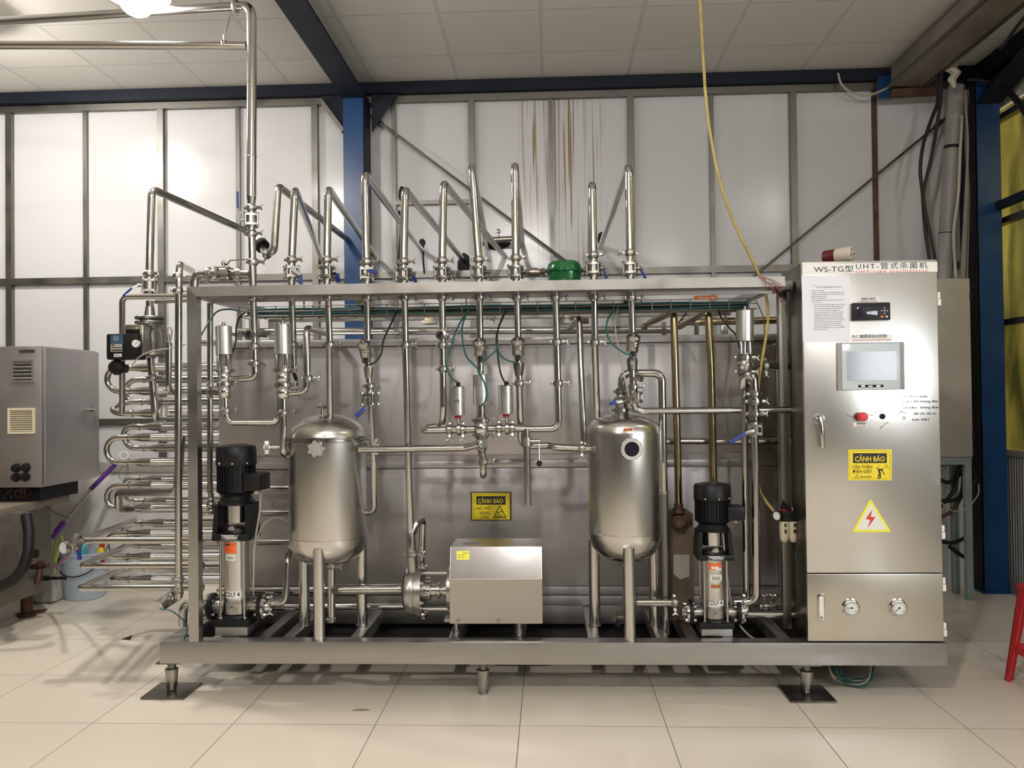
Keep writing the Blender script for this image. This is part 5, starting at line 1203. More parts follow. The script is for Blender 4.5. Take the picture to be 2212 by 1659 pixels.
# the looped line running to a wall elbow: from the far left valve to behind the column
t = pipe('bent pipe from the left valve stack to an elbow by the ceiling pipe', [at(323, 592, 4.15), at(328, 408, 4.15), at(560, 512, 4.9)], R2*1.05, 1.6)
clamp(t, at(323, 591, 4.15), UPV, R2, (1, -.2, 0))
for k in (425,): weld(t, at(327, k, 4.15), UPV, R2*1.05)
t = pipe('pipe with a bottom elbow rising right of the ceiling pipe and slanting behind the column', [at(556, 516, 4.9), at(575, 549, 4.62), at(592, 542, 4.55), at(601, 402, 4.55), at(752, 519, 5.775)], R2*1.1, 1.4, PIPED)
emit(B().lathe(at(560, 520, 4.85), (.55, -.5, -.55), [(-.02, .034), (-.012, .040), (.012, .040), (.02, .034)], 22), 'white_gasket_flange', WHITE, t)
emit(B().lathe(at(566, 531, 4.75), (.55, -.5, -.55), [(-.012, .042), (.012, .042)], 22), 'black_collar', BLACKM, t)
clamp(t, at(577, 549, 4.60), (.8, -.4, -.3), R2*1.1, (-.2, -.3, -1))
# left verticals and the control valve stack
t = pipe('upright pipe just right of the corner post, ending at a small valve', [at(454, 655, 4.10), at(454, 1065, 4.10)], R1*.95, 1)
emit(B().ball(at(456, 1090, 4.10), .024).cyl(at(456, 1065, 4.1), at(456, 1110, 4.1), .014).torus(at(456, 1078, 4.1), UPV, .018, .006).torus(at(456, 1102, 4.1), UPV, .018, .006), 'small_valve', CAST, t)
t = pipe('bent pipe leaving the upper tubes on the far left', [at(264, 893, 4.5), at(264, 641, 4.45), at(420, 640, 4.45)], R1, 2.2)
t = pipe('short dull level pipe right of the left valve stack', [at(335, 652, 4.2), at(420, 648, 4.2)], R1*.7, 1, PIPED)
Yl = 4.15
t = thing('control_valve', 'flanged control valve with a black positioner on the far left valve stack', 'valve', at(323, 780, Yl))
zc_ = lambda py: at(323, py, Yl).z
cc = at(324, 700, Yl)
emit(B().lathe((cc.x, Yl, zc_(663)), -UPV, [(0, .022), (.02, .024), (zc_(663)-zc_(686), .030)], 20).lathe((cc.x, Yl, zc_(650)), -UPV, [(0, .019), (.035, .019)], 18), 'cone', PIPE, t)
for a, b_ in ((684, 690), (694, 700), (764, 770)):
    fl = emit(B().lathe((cc.x, Yl, zc_(b_)), UPV, [(0, .070), (.003, .073), (zc_(a)-zc_(b_)-.003, .073), (zc_(a)-zc_(b_), .070)], 30), 'flange', GALV, t)
emit(B().lathe((cc.x, Yl, zc_(764)), UPV, [(0, .055), (.02, .045), (.05, .056), (.10, .056), (.125, .045), (zc_(700)-zc_(764), .055)], 26), 'body', CAST, t)
for a in (20, 95, 160, 230, 290):
    p = Vector((cc.x+.058*cos(radians(a)), Yl+.058*sin(radians(a)), 0)); emit(B().cyl((p.x, p.y, zc_(774)), (p.x, p.y, zc_(760)), .007, n=8), 'flange_bolt', PIPED, t); emit(B().cyl((p.x, p.y, zc_(706)), (p.x, p.y, zc_(682)), .007, n=8), 'flange_bolt', PIPED, t)
a0, a1 = at(279, 768, 4.06), at(318, 702, 4.06)
emit(B().bx((a0.x, 4.02, a0.z), (a1.x, 4.12, a1.z), .006).bx((a0.x+.01, 4.015, a0.z+.02), (a1.x-.03, 4.02, a1.z-.012), .002), 'actuator', PIPED, t)
ps = emit(B().bx((at(229, 777, 3.98).x, 3.98, at(229, 777, 3.98).z), (at(297, 720, 3.98).x, 4.075, at(297, 720, 3.98).z), .010).bx((at(268, 719, 3.99).x, 4.0, at(268, 719, 3.99).z), (at(296, 710, 3.99).x, 4.06, at(296, 710, 3.99).z), .004), 'positioner', BLACK, t)
emit(B().bx(at(239, 743, 3.979), at(266, 723, 3.9798)), 'top_label', plain('blue_grey_label', (.04, .09, .15), .3), ps)
emit(B().torus(at(251, 731, 3.9787), NY, .011, .0016, 20, 6).cyl(at(251, 731, 3.9787), at(251, 731, 3.978), .004), 'emblem', GREYC, ps)
pl_ = emit(B().bx(at(239, 760, 3.979), at(264, 743, 3.9798)), 'rating_plate', GREYC, ps)
emit(B().bx(at(241, 758, 3.9786), at(263, 755, 3.979)).bx(at(241, 752, 3.9786), at(263, 750, 3.979)).bx(at(241, 747, 3.9786), at(247, 744.5, 3.979)), 'plate_print', BLACKM, ps)
emit(B().bx(at(246, 771, 3.979), at(263, 764, 3.9798)), 'white_label', WHITE, ps)
text('lettering', 'CE', INK, at(253, 770, 3.9785), XV, UPV, .010, ps)
emit(B().cyl(at(251, 767.5, 3.9788), at(251, 767.5, 3.978), .0045, n=12), 'label_dot', INK, ps)
gg = emit(B().lathe(at(293, 742, 3.97), (.1, -1, 0), [(-.03, .008), (-.016, .008), (-.015, .020), (0, .020), (.001, .018), (-.003, .017)], 22), 'pressure_gauge', PIPE, ps)
emit(B().cyl(at(293, 742, 3.969), at(293, 742, 3.967), .0172), 'dial', DIAL, gg)
emit(B().bar(at(292, 744, 3.966), at(296, 739, 3.966), .0016, .0006, up=NY), 'needle', INK, gg)
emit(B().ball(at(253, 793, 4.02), .043, 1, .8, .85).cyl(at(253, 793, 4.02), at(276, 797, 4.03), .020).lathe(at(253, 810, 4.0), UPV, [(0, .016), (.02, .018)], 10), 'knob', BLACKM, ps)
ball_valve('ball valve on the far left stack with a blue lever hanging to the left', at(323, 617, Yl), UPV, .019, [at(297, 617, 4.10), at(285, 622, 4.10), at(267, 638, 4.10)], stem=(-1, -.3, 0), half=.042, hl=.06)
t = pipe('pipe hooking under the control valve back up to the tubes', [at(325, 772, Yl), at(330, 830, Yl), at(336, 906, Yl), at(353, 906, 4.3), at(355, 880, 4.5)], R1*1.15, 1.9)
clamp(t, at(330, 816, Yl), UPV, R1*1.1, (1, -.1, 0))
t = pipe('short upright pipe left of the bent corner pipe, curving under it', [at(365, 740, 4.0), at(364, 840, 4.0), at(378, 850, 4.05), at(425, 848, 4.05)], R1*.95, 1.8)
emit(B().cyl(at(365, 740, 4.0), at(363, 722, 4.0), .008), 'tip', PIPED, t)
cable('white cable with a black plug looping at the upright pipe tip', [at(361, 722, 3.99), at(363, 708, 3.98), at(369, 708, 3.98), at(371, 720, 3.98), at(366, 745, 3.98)], .004, GREYC)
# three long loops at the lower left and the pressure gauge on the first
for lab, y_, x_, ex, ey, Yf, r_ in (('top long loop pipe at the lower left, carrying the round gauge', 1168, 172, 330, 1118, 3.95, R1*1.05), ('middle long loop pipe at the lower left', 1222, 176, 330, 1166, 3.98, R1), ('bottom long loop pipe at the lower left', 1270, 172, 318, 1217, 4.0, R1*.95)):
    pipe(lab, [at(470 if y_ < 1200 else 440, y_-1, Yf), at(x_, y_, Yf), at(ex-40, ey+6, 4.75)], r_, 2.0)
g_ = at(139, 1183, 3.93)
t = thing('pressure_gauge', 'round steel pressure gauge at the left end of the top loop pipe', 'gauge', g_)
emit(B().lathe(g_, (-.45, -1, .1), [(-.03, .020), (-.012, .024), (-.010, .029), (.008, .029), (.010, .026), (.004, .025)], 26), 'case', MIRR, t)
gd_ = Vector((-.45, -1, .1)).normalized()
emit(B().cyl(g_+gd_*.003, g_+gd_*.0055, .0252), 'dial', DIAL, t)
emit(B().bar(g_+gd_*.006-UPV*.004, g_+gd_*.006+UPV*.017+XV*.004, .002, .0006, up=gd_), 'needle', INK, t)
emit(B().tube([g_-gd_*.025, at(152, 1180, 3.96), at(172, 1168, 3.955)], .021, bend=.02), 'elbow', PIPE, t)
ball_valve('small cock with a blue lever hanging below the top loop pipe', at(168, 1172, 3.93), XV, .012, [at(169, 1182, 3.90), at(172, 1208, 3.90)], stem=(0, -.5, -.6), half=.018, hl=.045)
# S-bend in front of the lower tubes
t = pipe('thick S shaped pipe in front of the lower tubes', [at(392, 940, 4.05), at(383, 1063, 4.10), at(256, 1064, 4.40), at(257, 1099, 4.48), at(285, 1099, 4.56)], R1*1.3, 2.6)

# ================================================================== things on, in and around the machine
# green lidded pot on the top frame
c = v(1219, 583, 3.95); zt_ = 1.879
t = thing('lidded_pot', 'glossy green lidded pot with two ring ears standing on the top frame', 'pot', (c.x, 3.95, zt_))
emit(B().lathe((c.x, 3.95, zt_), UPV, [(0, .066), (.004, .074), (.035, .080), (.056, .083), (.060, .092), (.065, .092), (.066, .083)], 40), 'bowl', GREENP, t)
emit(B().lathe((c.x, 3.95, zt_+.066), UPV, [(0, .092), (.004, .092), (.006, .084), (.022, .080), (.036, .074), (.044, .062), (.047, .04), (.048, 0)], 40), 'lid', GREENP, t)
for k in (-1, 1):
    emit(B().torus((c.x+k*.100, 3.95, zt_+.070), (0, 1, .2), .011, .0035, 18, 6).torus((c.x+k*.098, 3.94, zt_+.054), (1, .4, 0), .010, .003, 14, 6), 'ear_ring', PIPED, t)
t = pipe('rusty union stub on the frame left of the green pot', [v(1128, 588, 3.93), v(1176, 588, 3.93)], .012, 1, RUST)
emit(B().lathe(v(1152, 588, 3.93), XV, [(-.02, .017), (-.004, .02), (.016, .02), (.03, .016)], 12).cyl(v(1161, 570, 3.93), v(1161, 602, 3.93), .0), 'union', PIPED, t)
# yellow hose from the ceiling
tag(emit(B().tube([v(*p) for p in ((1508, -110, 3.95), (1512, 0, 3.95), (1517, 90, 3.95), (1523, 190, 3.95), (1532, 275, 3.95), (1545, 350, 3.95), (1562, 418, 3.95), (1583, 476, 3.95), (1605, 522, 3.95), (1625, 562, 3.95), (1641, 598, 3.95), (1652, 628, 3.95), (1658, 655, 3.95), (1659, 690, 3.95), (1654, 732, 3.95), (1647, 770, 3.95), (1640, 815, 3.97), (1635, 870, 4.06), (1632, 950, 4.08), (1634, 1020, 4.08), (1642, 1062, 4.06), (1656, 1085, 4.03), (1676, 1110, 4.0))], .0072, n=12), 'air_hose', HOSE, at0=v(1641, 598, 3.95)), 'yellow air hose hanging from the ceiling down behind the right pneumatic valve', 'hose')
b = B()
for pts in (((1640, 596), (1655, 600), (1672, 606), (1692, 618)), ((1642, 598), (1660, 612), (1680, 640), (1690, 655)), ((1652, 598), (1654, 625), (1668, 612), (1690, 622)), ((1655, 610), (1672, 612), (1688, 632))):
    b.tube([v(x, y, 3.76-(.006 if i % 2 else 0)) for i, (x, y) in enumerate(pts)], .0016, n=6)
tag(emit(b, 'red_cord', plain('red_string', (.30, .05, .06), .8), at0=v(1690, 620, 3.76)), 'thin red cord tied round the right end of the top frame', 'cord')
o = tag(emit(B().bx(v(1499, 648, 3.979), v(1550, 638, 3.9815)), 'orange_label', plain('faded_orange_label', (.62, .17, .06), .5), at0=v(1525, 648, 3.98)), 'orange printed label on the wire cable tray', 'label')
text('lettering', 'Z3F', WHITE, v(1509, 646, 3.9787), XV, UPV, .010, o); text('lettering', 'VALVE 101.80', WHITE, v(1519, 646, 3.9787), XV, UPV, .008, o, sx=.8)

# cables dropping out of the tray
CG = 'cables dropping from the tray'
for lab, m_, r_, pts in (
  ('teal cable leaving the left end of the tray toward the corner post', TEAL, .004, ((520, 672, 4.0), (492, 668, 3.98), (468, 674, 3.95), (450, 698, 3.9), (432, 728, 3.88))),
  ('black cable looping down right of the leftmost pneumatic valve', BLKC, .004, ((530, 674, 4.0), (516, 688, 3.95), (510, 710, 3.9), (509, 740, 3.88), (500, 768, 3.87))),
  ('black cable to the instrument head above the left tank', BLKC, .0042, ((858, 670, 4.0), (842, 705, 3.9), (828, 736, 3.84), (824, 762, 3.82), (812, 781, 3.80), (794, 789, 3.80))),
  ('teal cable curving to the pen marked cylinder left of the middle valve', TEAL, .0042, ((1013, 669, 4.0), (988, 708, 3.88), (968, 770, 3.81), (966, 795, 3.80), (974, 815, 3.81), (988, 826, 3.83))),
  ('teal cable crossing the front of the middle pneumatic valve', TEAL, .0042, ((1009, 672, 4.0), (998, 712, 3.85), (1006, 766, 3.80), (1032, 798, 3.79), (1051, 842, 3.785), (1049, 864, 3.785), (1041, 876, 3.79))),
  ('dark cable to the unmarked cylinder right of the middle valve', BLKC, .0042, ((1096, 666, 4.0), (1076, 712, 3.86), (1075, 760, 3.82), (1081, 804, 3.81), (1090, 826, 3.825))),
  ('teal cable to the instrument head left of the green pot', TEAL, .004, ((1090, 669, 4.0), (1072, 727, 3.85), (1078, 763, 3.82), (1096, 778, 3.81), (1115, 783, 3.81))),
  ('cable to the instrument head over the middle valve', TEAL, .004, ((1072, 730, 3.84), (1074, 752, 3.82), (1058, 769, 3.81), (1040, 784, 3.81))),
  ('teal cable looping to the instrument head above the right tank', TEAL, .0042, ((1336, 663, 4.0), (1315, 686, 3.88), (1310, 712, 3.84), (1318, 737, 3.82), (1340, 757, 3.81), (1366, 770, 3.81))),
  ('pale grey cable running down to the neck of the right tank', GREYC, .0038, ((1335, 664, 4.0), (1329, 708, 3.9), (1339, 764, 3.85), (1346, 800, 3.87), (1356, 845, 3.87), (1364, 872, 3.86))),
  ('black cable slanting behind the first golden pipe', BLKC, .0035, ((1495, 660, 4.06), (1478, 682, 4.2), (1466, 697, 4.3))),
  ('black cable slanting from the tray to the right pneumatic valve', BLKC, .0045, ((1553, 668, 4.05), (1556, 682, 4.0), (1575, 708, 3.97), (1590, 724, 3.95), (1597, 750, 3.92))),
  ('thin dark cable pair beside the yellow hose', DARKS, .0025, ((1633, 650, 4.0), (1642, 668, 3.98), (1650, 690, 3.98), (1651, 725, 3.98))),
  ('grey cable hanging in a small loop under the tray middle', GREYC, .0028, ((1052, 672, 4.1), (1052, 686, 4.1), (1066, 691, 4.1), (1071, 676, 4.1), (1067, 698, 4.1))),
  ('grey cable running down the right side of the right pump', GREYC, .004, ((1561, 1143, 3.90), (1566, 1200, 3.90), (1572, 1250, 3.90), (1577, 1290, 3.93), (1586, 1325, 3.94), (1600, 1353, 3.92), (1620, 1374, 3.88), (1640, 1384, 3.83))),
  ('ribbed conduit running down the right side of the left pump', GREYC, .005, ((563, 1064, 3.91), (561, 1105, 3.92), (551, 1171, 3.93), (547, 1262, 3.93), (548, 1290, 3.96))),
  ('pale braided cable arching from behind the left tank to the left pump', GREYC, .004, ((640, 1137, 4.1), (612, 1122, 4.05), (588, 1120, 4.0), (568, 1136, 3.96), (555, 1165, 3.95), (549, 1200, 3.95))),
  ('teal cable from the leaning cylinder down over the skid corner', TEAL, .003, ((345, 1315, 3.73), (368, 1319, 3.74), (386, 1331, 3.77), (400, 1345, 3.80), (404, 1362, 3.82), (398, 1381, 3.79))),
  ('pale thin cable along the far left valve stack', GREYC, .003, ((280, 797, 4.0), (300, 772, 3.96), (330, 758, 3.96), (370, 752, 3.96), (400, 744, 3.9)))):
    cable(lab, [at(*p) for p in pts], r_, m_, CG)
for k, (dx, r_) in enumerate(((0, .088), (-8, .098), (7, .080), (-3, .104), (4, .092))):
    c = v(1846+dx, 1437, 3.90); pts = [(c.x+r_*cos(a_*pi/10), 3.90+.012*k+.02*sin(a_), .105+(.105-.012-.004*k)*sin(a_*pi/10)*(1 if sin(a_*pi/10) < 0 else .35)) for a_ in range(20)]
    cable('hose of the teal and grey coil hanging under the cabinet end of the skid', pts+[pts[0]], .0045, GREYC if k in (1, 3) else TEAL, 'coiled hoses under the skid', 'hose_loop', 'hose')

# hot surface plate on the cladding box
P2 = lambda u, v_, off=0.: at(1020+u, 1065+v_, YBX-.0125-off)
a_, b_ = P2(-3, 60), P2(85, -3)
t3, s3 = warn_plate('warning_sign', 'yellow hot surface warning plate on the cladding box between the tanks', P2, 81, 57, YBX,
    [('CẢNH BÁO', YEL, 12.5, 22, 9.5, 54, .02), ('BỀ MẶT', INK, 13, 36, 6.2, 30, .0), ('NÓNG', INK, 17, 46, 6.2, 23, .0), ('Caution', INK, 22, 51, 2.6, 13, 0), ('Hot surface', INK, 18, 54.5, 2.6, 20, 0)], 1)
emit(B().bx((a_.x, YBX-.0122, a_.z), (b_.x, YBX-.0085, b_.z)), 'dirty_backing', plain('grimy_backing', (.12, .10, .07), .7, var=.4), t3)
k3 = lambda u, v_: P2(u, v_, .0022)
fg = B(); A, Bq, C = k3(46, 53), k3(73, 53), k3(59.5, 28)
for p_, q_ in ((A, Bq), (Bq, C), (C, A)): fg.bar(p_, q_, .0045, .0006, up=NY)
for a, c, w_ in (((52, 50), (67, 50), .0035), ((54, 46.5), (65, 46.5), .002), ((55, 42), (63, 40), .0045), ((63, 40), (66, 37), .003), ((57, 42), (55, 45), .002), ((59, 42), (58, 45), .002)): fg.bar(k3(*a), k3(*c), w_, .0006, up=NY)
emit(fg, 'hot_symbol', INK, t3)
emit(outline_tri(B(), k3(8.5, 33), .016, .0012, NY), 'triangle_symbol', INK, t3)

# fittings standing above the box ledge
c = at(928, 700, 4.66)
t = thing('flanged_fitting', 'cream flanged fitting above the box ledge left of the sight glass', 'fitting', c)
emit(B().lathe((c.x, 4.66, c.z), UPV, [(0, .045), (.020, .045), (.021, .030), (.04, .028), (.041, .038), (.07, .038)], 20), 'body', CREAM, t)
c = at(1222, 700, 4.70)
t = thing('flanged_fitting', 'brown flanged stub valve above the box ledge below the green pot', 'fitting', c)
emit(B().lathe((c.x, 4.70, c.z), UPV, [(0, .075), (.014, .075), (.015, .045), (.03, .045), (.031, .06), (.043, .06), (.044, .018), (.09, .016)], 24), 'body', PIPED, t)
emit(B().bx((c.x+.05, 4.68, c.z+.0), (c.x+.13, 4.72, c.z+.03), .004), 'lug', RUST, t)
# air filter regulator on the flank of the cabinet
c = at(1703, 1115, 3.97)
t = thing('filter_regulator', 'black air filter regulator with two ivory bowls on the left flank of the cabinet', 'regulator', (c.x, 3.97, c.z-.12))
emit(B().bx((c.x-.035, 3.94, c.z-.02), (c.x+.035, 4.0, c.z+.028), .006).lathe((c.x-.020, 3.97, c.z+.028), UPV, [(0, .016), (.025, .014), (.028, .010), (.040, .0), (.046, .010)], 16), 'body', BLACK, t)
emit(B().lathe((c.x-.020, 3.97, c.z+.026), UPV, [(0, .018), (.006, .018)], 16), 'lock_ring', RED, t)
gq = emit(B().lathe(at(1680, 1114, 3.94), (-.75, -.65, 0), [(-.03, .01), (-.012, .022), (.010, .024), (.012, .021), (.008, .020)], 22), 'gauge', BLACK, t)
emit(B().cyl(at(1680, 1114, 3.94)+Vector((-.75, -.65, 0)).normalized()*.006, at(1680, 1114, 3.94)+Vector((-.75, -.65, 0)).normalized()*.0085, .0198), 'dial', DIAL, gq)
for dx in (-.022, .020):
    bo = emit(B().lathe((c.x+dx, 3.965, c.z-.022), -UPV, [(0, .022), (.004, .023), (.075, .021), (.09, .018), (.098, .010)], 18), 'bowl', IVORY, t)
    emit(B().bx((c.x+dx-.004, 3.939, c.z-.045), (c.x+dx+.004, 3.944, c.z-.03)).bx((c.x+dx-.004, 3.940, c.z-.075), (c.x+dx+.004, 3.945, c.z-.058)), 'bowl_slot', BLACKM, bo)
emit(B().bx((c.x+.03, 3.955, c.z-.01), (1.1365, 3.985, c.z+.015), .002), 'bracket', DARKS, t)
emit(B().cyl((c.x+.012, 3.945, c.z+.03), (c.x+.012, 3.945, c.z+.045), .006), 'drain', PIPE, t)
cable('teal tube from the regulator down the flank of the cabinet', [at(1722, 1130, 3.93), at(1727, 1165, 3.93), at(1718, 1200, 3.95), at(1735, 1225, 3.9)], .0022, TEAL)

# ---- left: the neighbouring filling machine
Ym = 4.87; Xm = -3.035
t = thing('filling_machine', 'grey steel machine with a louvred control box at the left edge', 'machine', (-3.3, 5.0, 0))
zb0, zt0 = at(90, 1053, Ym).z, at(90, 747, Ym).z
MS = SHEET
emit(B().bx((-3.45, Ym, zb0), (Xm-.004, 5.48, zt0), .006), 'control_box', MS, t)
emit(B().bx((-3.75, Ym+.015, zb0-.2), (-3.455, 5.48, zt0-.01), .004), 'machine_housing', DARKS, t)
dr_ = emit(B().bx((Xm-.003, Ym+.012, zb0+.008), (Xm+.016, 5.475, zt0-.008), .005), 'door', MS, t)
hc = at(204, 885, 5.33); hz_ = hc.z
emit(B().cyl((Xm+.016, 5.36, hz_), (Xm+.055, 5.36, hz_), .013).box((Xm+.058, 5.36, hz_-.04), (.012, .020, .12), .004), 'door_handle', CAST, dr_)
def vent(x0, y0, x1, y1, n, m_, nm):
    a = at(x0, y1, Ym-.001); c = at(x1, y0, Ym-.001); b = B(); f = .012
    b.bx((a.x, Ym-.014, a.z), (c.x, Ym-.001, a.z+f)).bx((a.x, Ym-.014, c.z-f), (c.x, Ym-.001, c.z)).bx((a.x, Ym-.014, a.z+f), (a.x+f, Ym-.001, c.z-f)).bx((c.x-f, Ym-.014, a.z+f), (c.x, Ym-.001, c.z-f))
    vt = emit(b, nm, m_, t); b = B(); h_ = (c.z-a.z-2*f)/n
    for k in range(n): z = a.z+f+h_*(k+.5); b.box(((a.x+c.x)/2, Ym-.008, z), (c.x-a.x-2*f, .003, h_*.72), 0, Matrix.Rotation(radians(38), 3, 'X'))
    emit(b, 'louvre_blades', m_, vt)
    emit(B().bx((a.x+f, Ym-.0022, a.z+f), (c.x-f, Ym-.0006, c.z-f)), 'opening', BLACKM, vt)
vent(27, 777, 75, 826, 5, MS, 'vent'); vent(19, 881, 77, 937, 10, IVORY, 'vent')
for px, py in ((36, 1011), (57, 1010), (36, 1031), (56, 1030)):
    c = at(px, py, Ym); emit(B().lathe((c.x, Ym, c.z), NY, [(0, .027), (.008, .027), (.009, .022), (.028, .020), (.029, .012)], 20), 'switch_knob', BLACKM, t)
a = at(42, 762, Ym); c = at(76, 755, Ym); emit(B().bx((a.x, Ym-.003, a.z), (c.x, Ym-.0005, c.z)), 'name_plate', CAST, t)
ztop = .70
emit(B().bx((-4.3, 4.3, .155), (-3.21, 5.25, ztop), .01), 'base', plain('dull_machine_steel', (.16, .145, .12), .45, metal=.5, var=.3, scale=3), t)
emit(B().bx((-3.7, 4.6, ztop+.001), (-3.12, 5.30, ztop+.05), .004), 'base_ledge', plain('tan_machine_paint', (.20, .165, .13), .5, var=.2), t)
emit(B().bx((-3.7, 4.95, ztop+.05), (-3.10, 5.36, zb0-.002)), 'wiring_bay', BLACKM, t)
rr = random.Random(5); wb = B()
for k in range(14):
    x = -3.45+rr.random()*.28; z = ztop+.06; wb.tube([(x, 4.945, z+.01*rr.random()), (x+.05*rr.random(), 4.93, z+.05), (x+.12*rr.random(), 4.94, zb0-.005)], .004, n=6)
emit(wb, 'loose_wires', RUST, t)
emit(B().tube([at(57, 1112, 4.58), at(63, 1150, 4.55), at(62, 1190, 4.52), at(50, 1228, 4.5), at(28, 1256, 4.48), at(-30, 1280, 4.45)], .030, bend=.1, n=14), 'black_hose', RUBBER, t)
cv_ = B(); P_ = [(-12, 1115), (20, 1108), (48, 1112), (46, 1160), (40, 1215), (28, 1245), (-12, 1262)]
emit(B().prism([at(x, y, 4.62+.02*(i % 2)*0) for i, (x, y) in enumerate(P_)], (0, .10, 0)), 'clear_cover', CLEAR, t)
for x, y in ((-3.32, 5.16), (-3.32, 4.42)):
    emit(B().lathe((x, y, 0), UPV, [(0, .055), (.02, .055), (.022, .035), (.157, .035)], 18), 'foot', RUST, t)
kn = at(97, 1197, 4.98)
emit(B().lathe((-3.212, 5.0, kn.z), XV, [(0, .008), (.03, .008), (.031, .026), (.06, .028), (.065, .018)], 16), 'black_knob', BLACKM, t)
c = at(112, 1236, 4.9)
emit(B().tube([(-3.212, 5.05, c.z), (-3.13, 5.03, c.z+.01), (-3.08, 5.0, c.z+.02)], .016, bend=.02).cyl((-3.15, 5.03, c.z-.01), (-3.15, 5.0, c.z-.09), .02).lathe((-3.15, 5.03, c.z+.01), UPV, [(0, .018), (.03, .022)], 10), 'tap', RUST, t)
c = at(112, 1255, 4.95); emit(B().cyl((-3.212, 5.12, c.z-.02), (-3.15, 5.12, c.z-.02), .016).cyl((-3.15, 5.12, c.z-.02), (-3.04, 5.12, c.z-.02), .010), 'small_tap', BLACKM, t)
tag(emit(B().prism([atz(x, y, .001) for x, y in ((30, 1327), (62, 1320), (102, 1316), (98, 1322), (60, 1330))], (0, 0, .003)), 'floor_mat', plain('dark_red_mat', (.16, .03, .03), .8), at0=atz(65, 1324, 0)), 'scrap of dark red mat on the floor under the left machine', 'mat')
cable('thin wire sticking out under the louvred control box', [at(98, 1092, 5.0), at(120, 1108, 5.1), at(152, 1120, 5.2)], .002, BLKC)

# buckets, mop and hoses by the wall
c = atz(183, 1290, 0); c.z = 0
t = thing('bucket', 'pale blue bucket on the floor under the loop pipes, holding a cloth and a bottle', 'bucket', c)
emit(B().lathe((c.x, c.y, .001), UPV, [(0, .118), (.004, .122), (.30, .155), (.305, .163), (.318, .163), (.318, .152), (.30, .150), (.02, .116), (.02, 0)], 36), 'pail', LBLUE, t)
emit(B().tube([(c.x+.16*cos(a_*pi/12), c.y-.02-.13*sin(a_*pi/12), .30-.13*sin(a_*pi/12)) for a_ in range(13)], .004, n=8), 'handle', BLACKM, t)
o = emit(B().lathe((c.x-.05, c.y-.02, .022), UPV, [(0, .06), (.25, .085), (.33, .07), (.36, .03), (.37, 0)], 14), 'cloth', CYAN, at0=(c.x-.05, c.y-.02, .022)); tag(o, 'bright cyan cloth stuffed in the pale blue bucket', 'cloth')
o = emit(B().lathe((c.x+.075, c.y-.02, .022), (.18, 0, 1), [(0, .035), (.25, .035), (.29, .025), (.37, .015), (.40, .012)], 16), 'spray_bottle', RED, at0=(c.x+.075, c.y-.02, .022)); tag(o, 'red bottle with a yellow stripe standing in the pale blue bucket', 'bottle')
emit(B().lathe((c.x+.128, c.y-.022, .31), (.18, 0, 1), [(0, .0305), (.04, .0225)], 16), 'yellow_stripe', YEL, o)
c = atz(125, 1298, 0); c.z = 0; c.x -= .07
t = thing('jerrycan', 'cloudy white can on the floor between the left machine and the bucket', 'canister', c)
emit(B().bx((c.x-.12, c.y-.08, .001), (c.x+.09, c.y+.08, .25), .03).lathe((c.x-.03, c.y, .25), UPV, [(-.01, .05), (.03, .03), (.05, .03)], 14), 'body', plain('cloudy_plastic', (.52, .53, .52), .4), t)
emit(B().cyl((c.x-.03, c.y, .30), (c.x-.03, c.y, .325), .034), 'cap', RED, t)
cable('green garden hose looping up behind the white can', [at(118, 1240, 5.35), at(117, 1200, 5.35), at(122, 1168, 5.35), at(132, 1158, 5.35), at(134, 1172, 5.35), at(126, 1190, 5.34), at(119, 1215, 5.33)], .010, GREENH, None, 'garden_hose', 'hose')
cable('pinkish hose slanting down from the round gauge to the white can', [at(166, 1178, 4.3), at(150, 1200, 4.7), at(128, 1218, 5.0), at(116, 1226, 5.1)], .010, PINK, None, 'hose', 'hose')
a, b_, c, d = at(252, 1000, 5.82), at(197, 1056, 5.62), at(134, 1134, 5.38), at(112, 1163, 5.30)
t = thing('mop', 'mop with a purple handle leaning on the wall behind the tube stack', 'mop', d)
emit(B().cyl(b_, c, .010), 'pole', PIPED, t)
emit(B().cyl(b_+(b_-a)*.02, a, .016), 'grip', PURPLE, t)
emit(B().cyl(c, d, .015).lathe(c, b_-c, [(-.06, .020), (.02, .020)], 14), 'collar', PURPLE, t)
e = d+(d-c)*1.4; emit(B().cyl(d, e, .009), 'lower_pole', PIPED, t)
emit(B().torus(at(268, 984, 5.86), (.3, -1, .3), .028, .006, 20, 8), 'hanging_loop', WHITE, t)

# ---- right: electrical box on its stand, cables, duct, stool
Yr = 5.55
a, c = at(2030, 989, Yr), at(2094, 600, Yr)
t = thing('electrical_box', 'grey metal electrical box on a pale blue stand behind the control cabinet', 'electrical box', (2.45, Yr+.1, 0))
emit(B().bx((a.x-.32, Yr, a.z), (c.x, Yr+.20, c.z), .006), 'box', GREYPNL, t)
emit(B().bx((a.x-.31, Yr-.012, a.z+.008), (c.x-.004, Yr-.001, c.z-.008), .004), 'door', GREYPNL, t)
for py in (641, 945): c2 = at(2093, py, Yr); emit(B().bx((c.x-.008, Yr-.018, c2.z-.022), (c.x+.010, Yr+.012, c2.z+.022), .003), 'hinge', BLACKM, t)
s0 = at(2085, 1003, Yr); s1 = at(2098, 1003, Yr)
emit(B().bx((a.x-.32, Yr, a.z-.045), (s1.x+.004, Yr+.04, a.z-.001)), 'stand_rail', MINT, t)
for x, y in ((s0.x, Yr), (s0.x, Yr+.18), (a.x-.31, Yr), (a.x+.02, Yr+.18)):
    emit(B().bx((x, y, 0), (x+.040, y+.040, a.z-.046)), 'stand_leg', MINT, t)
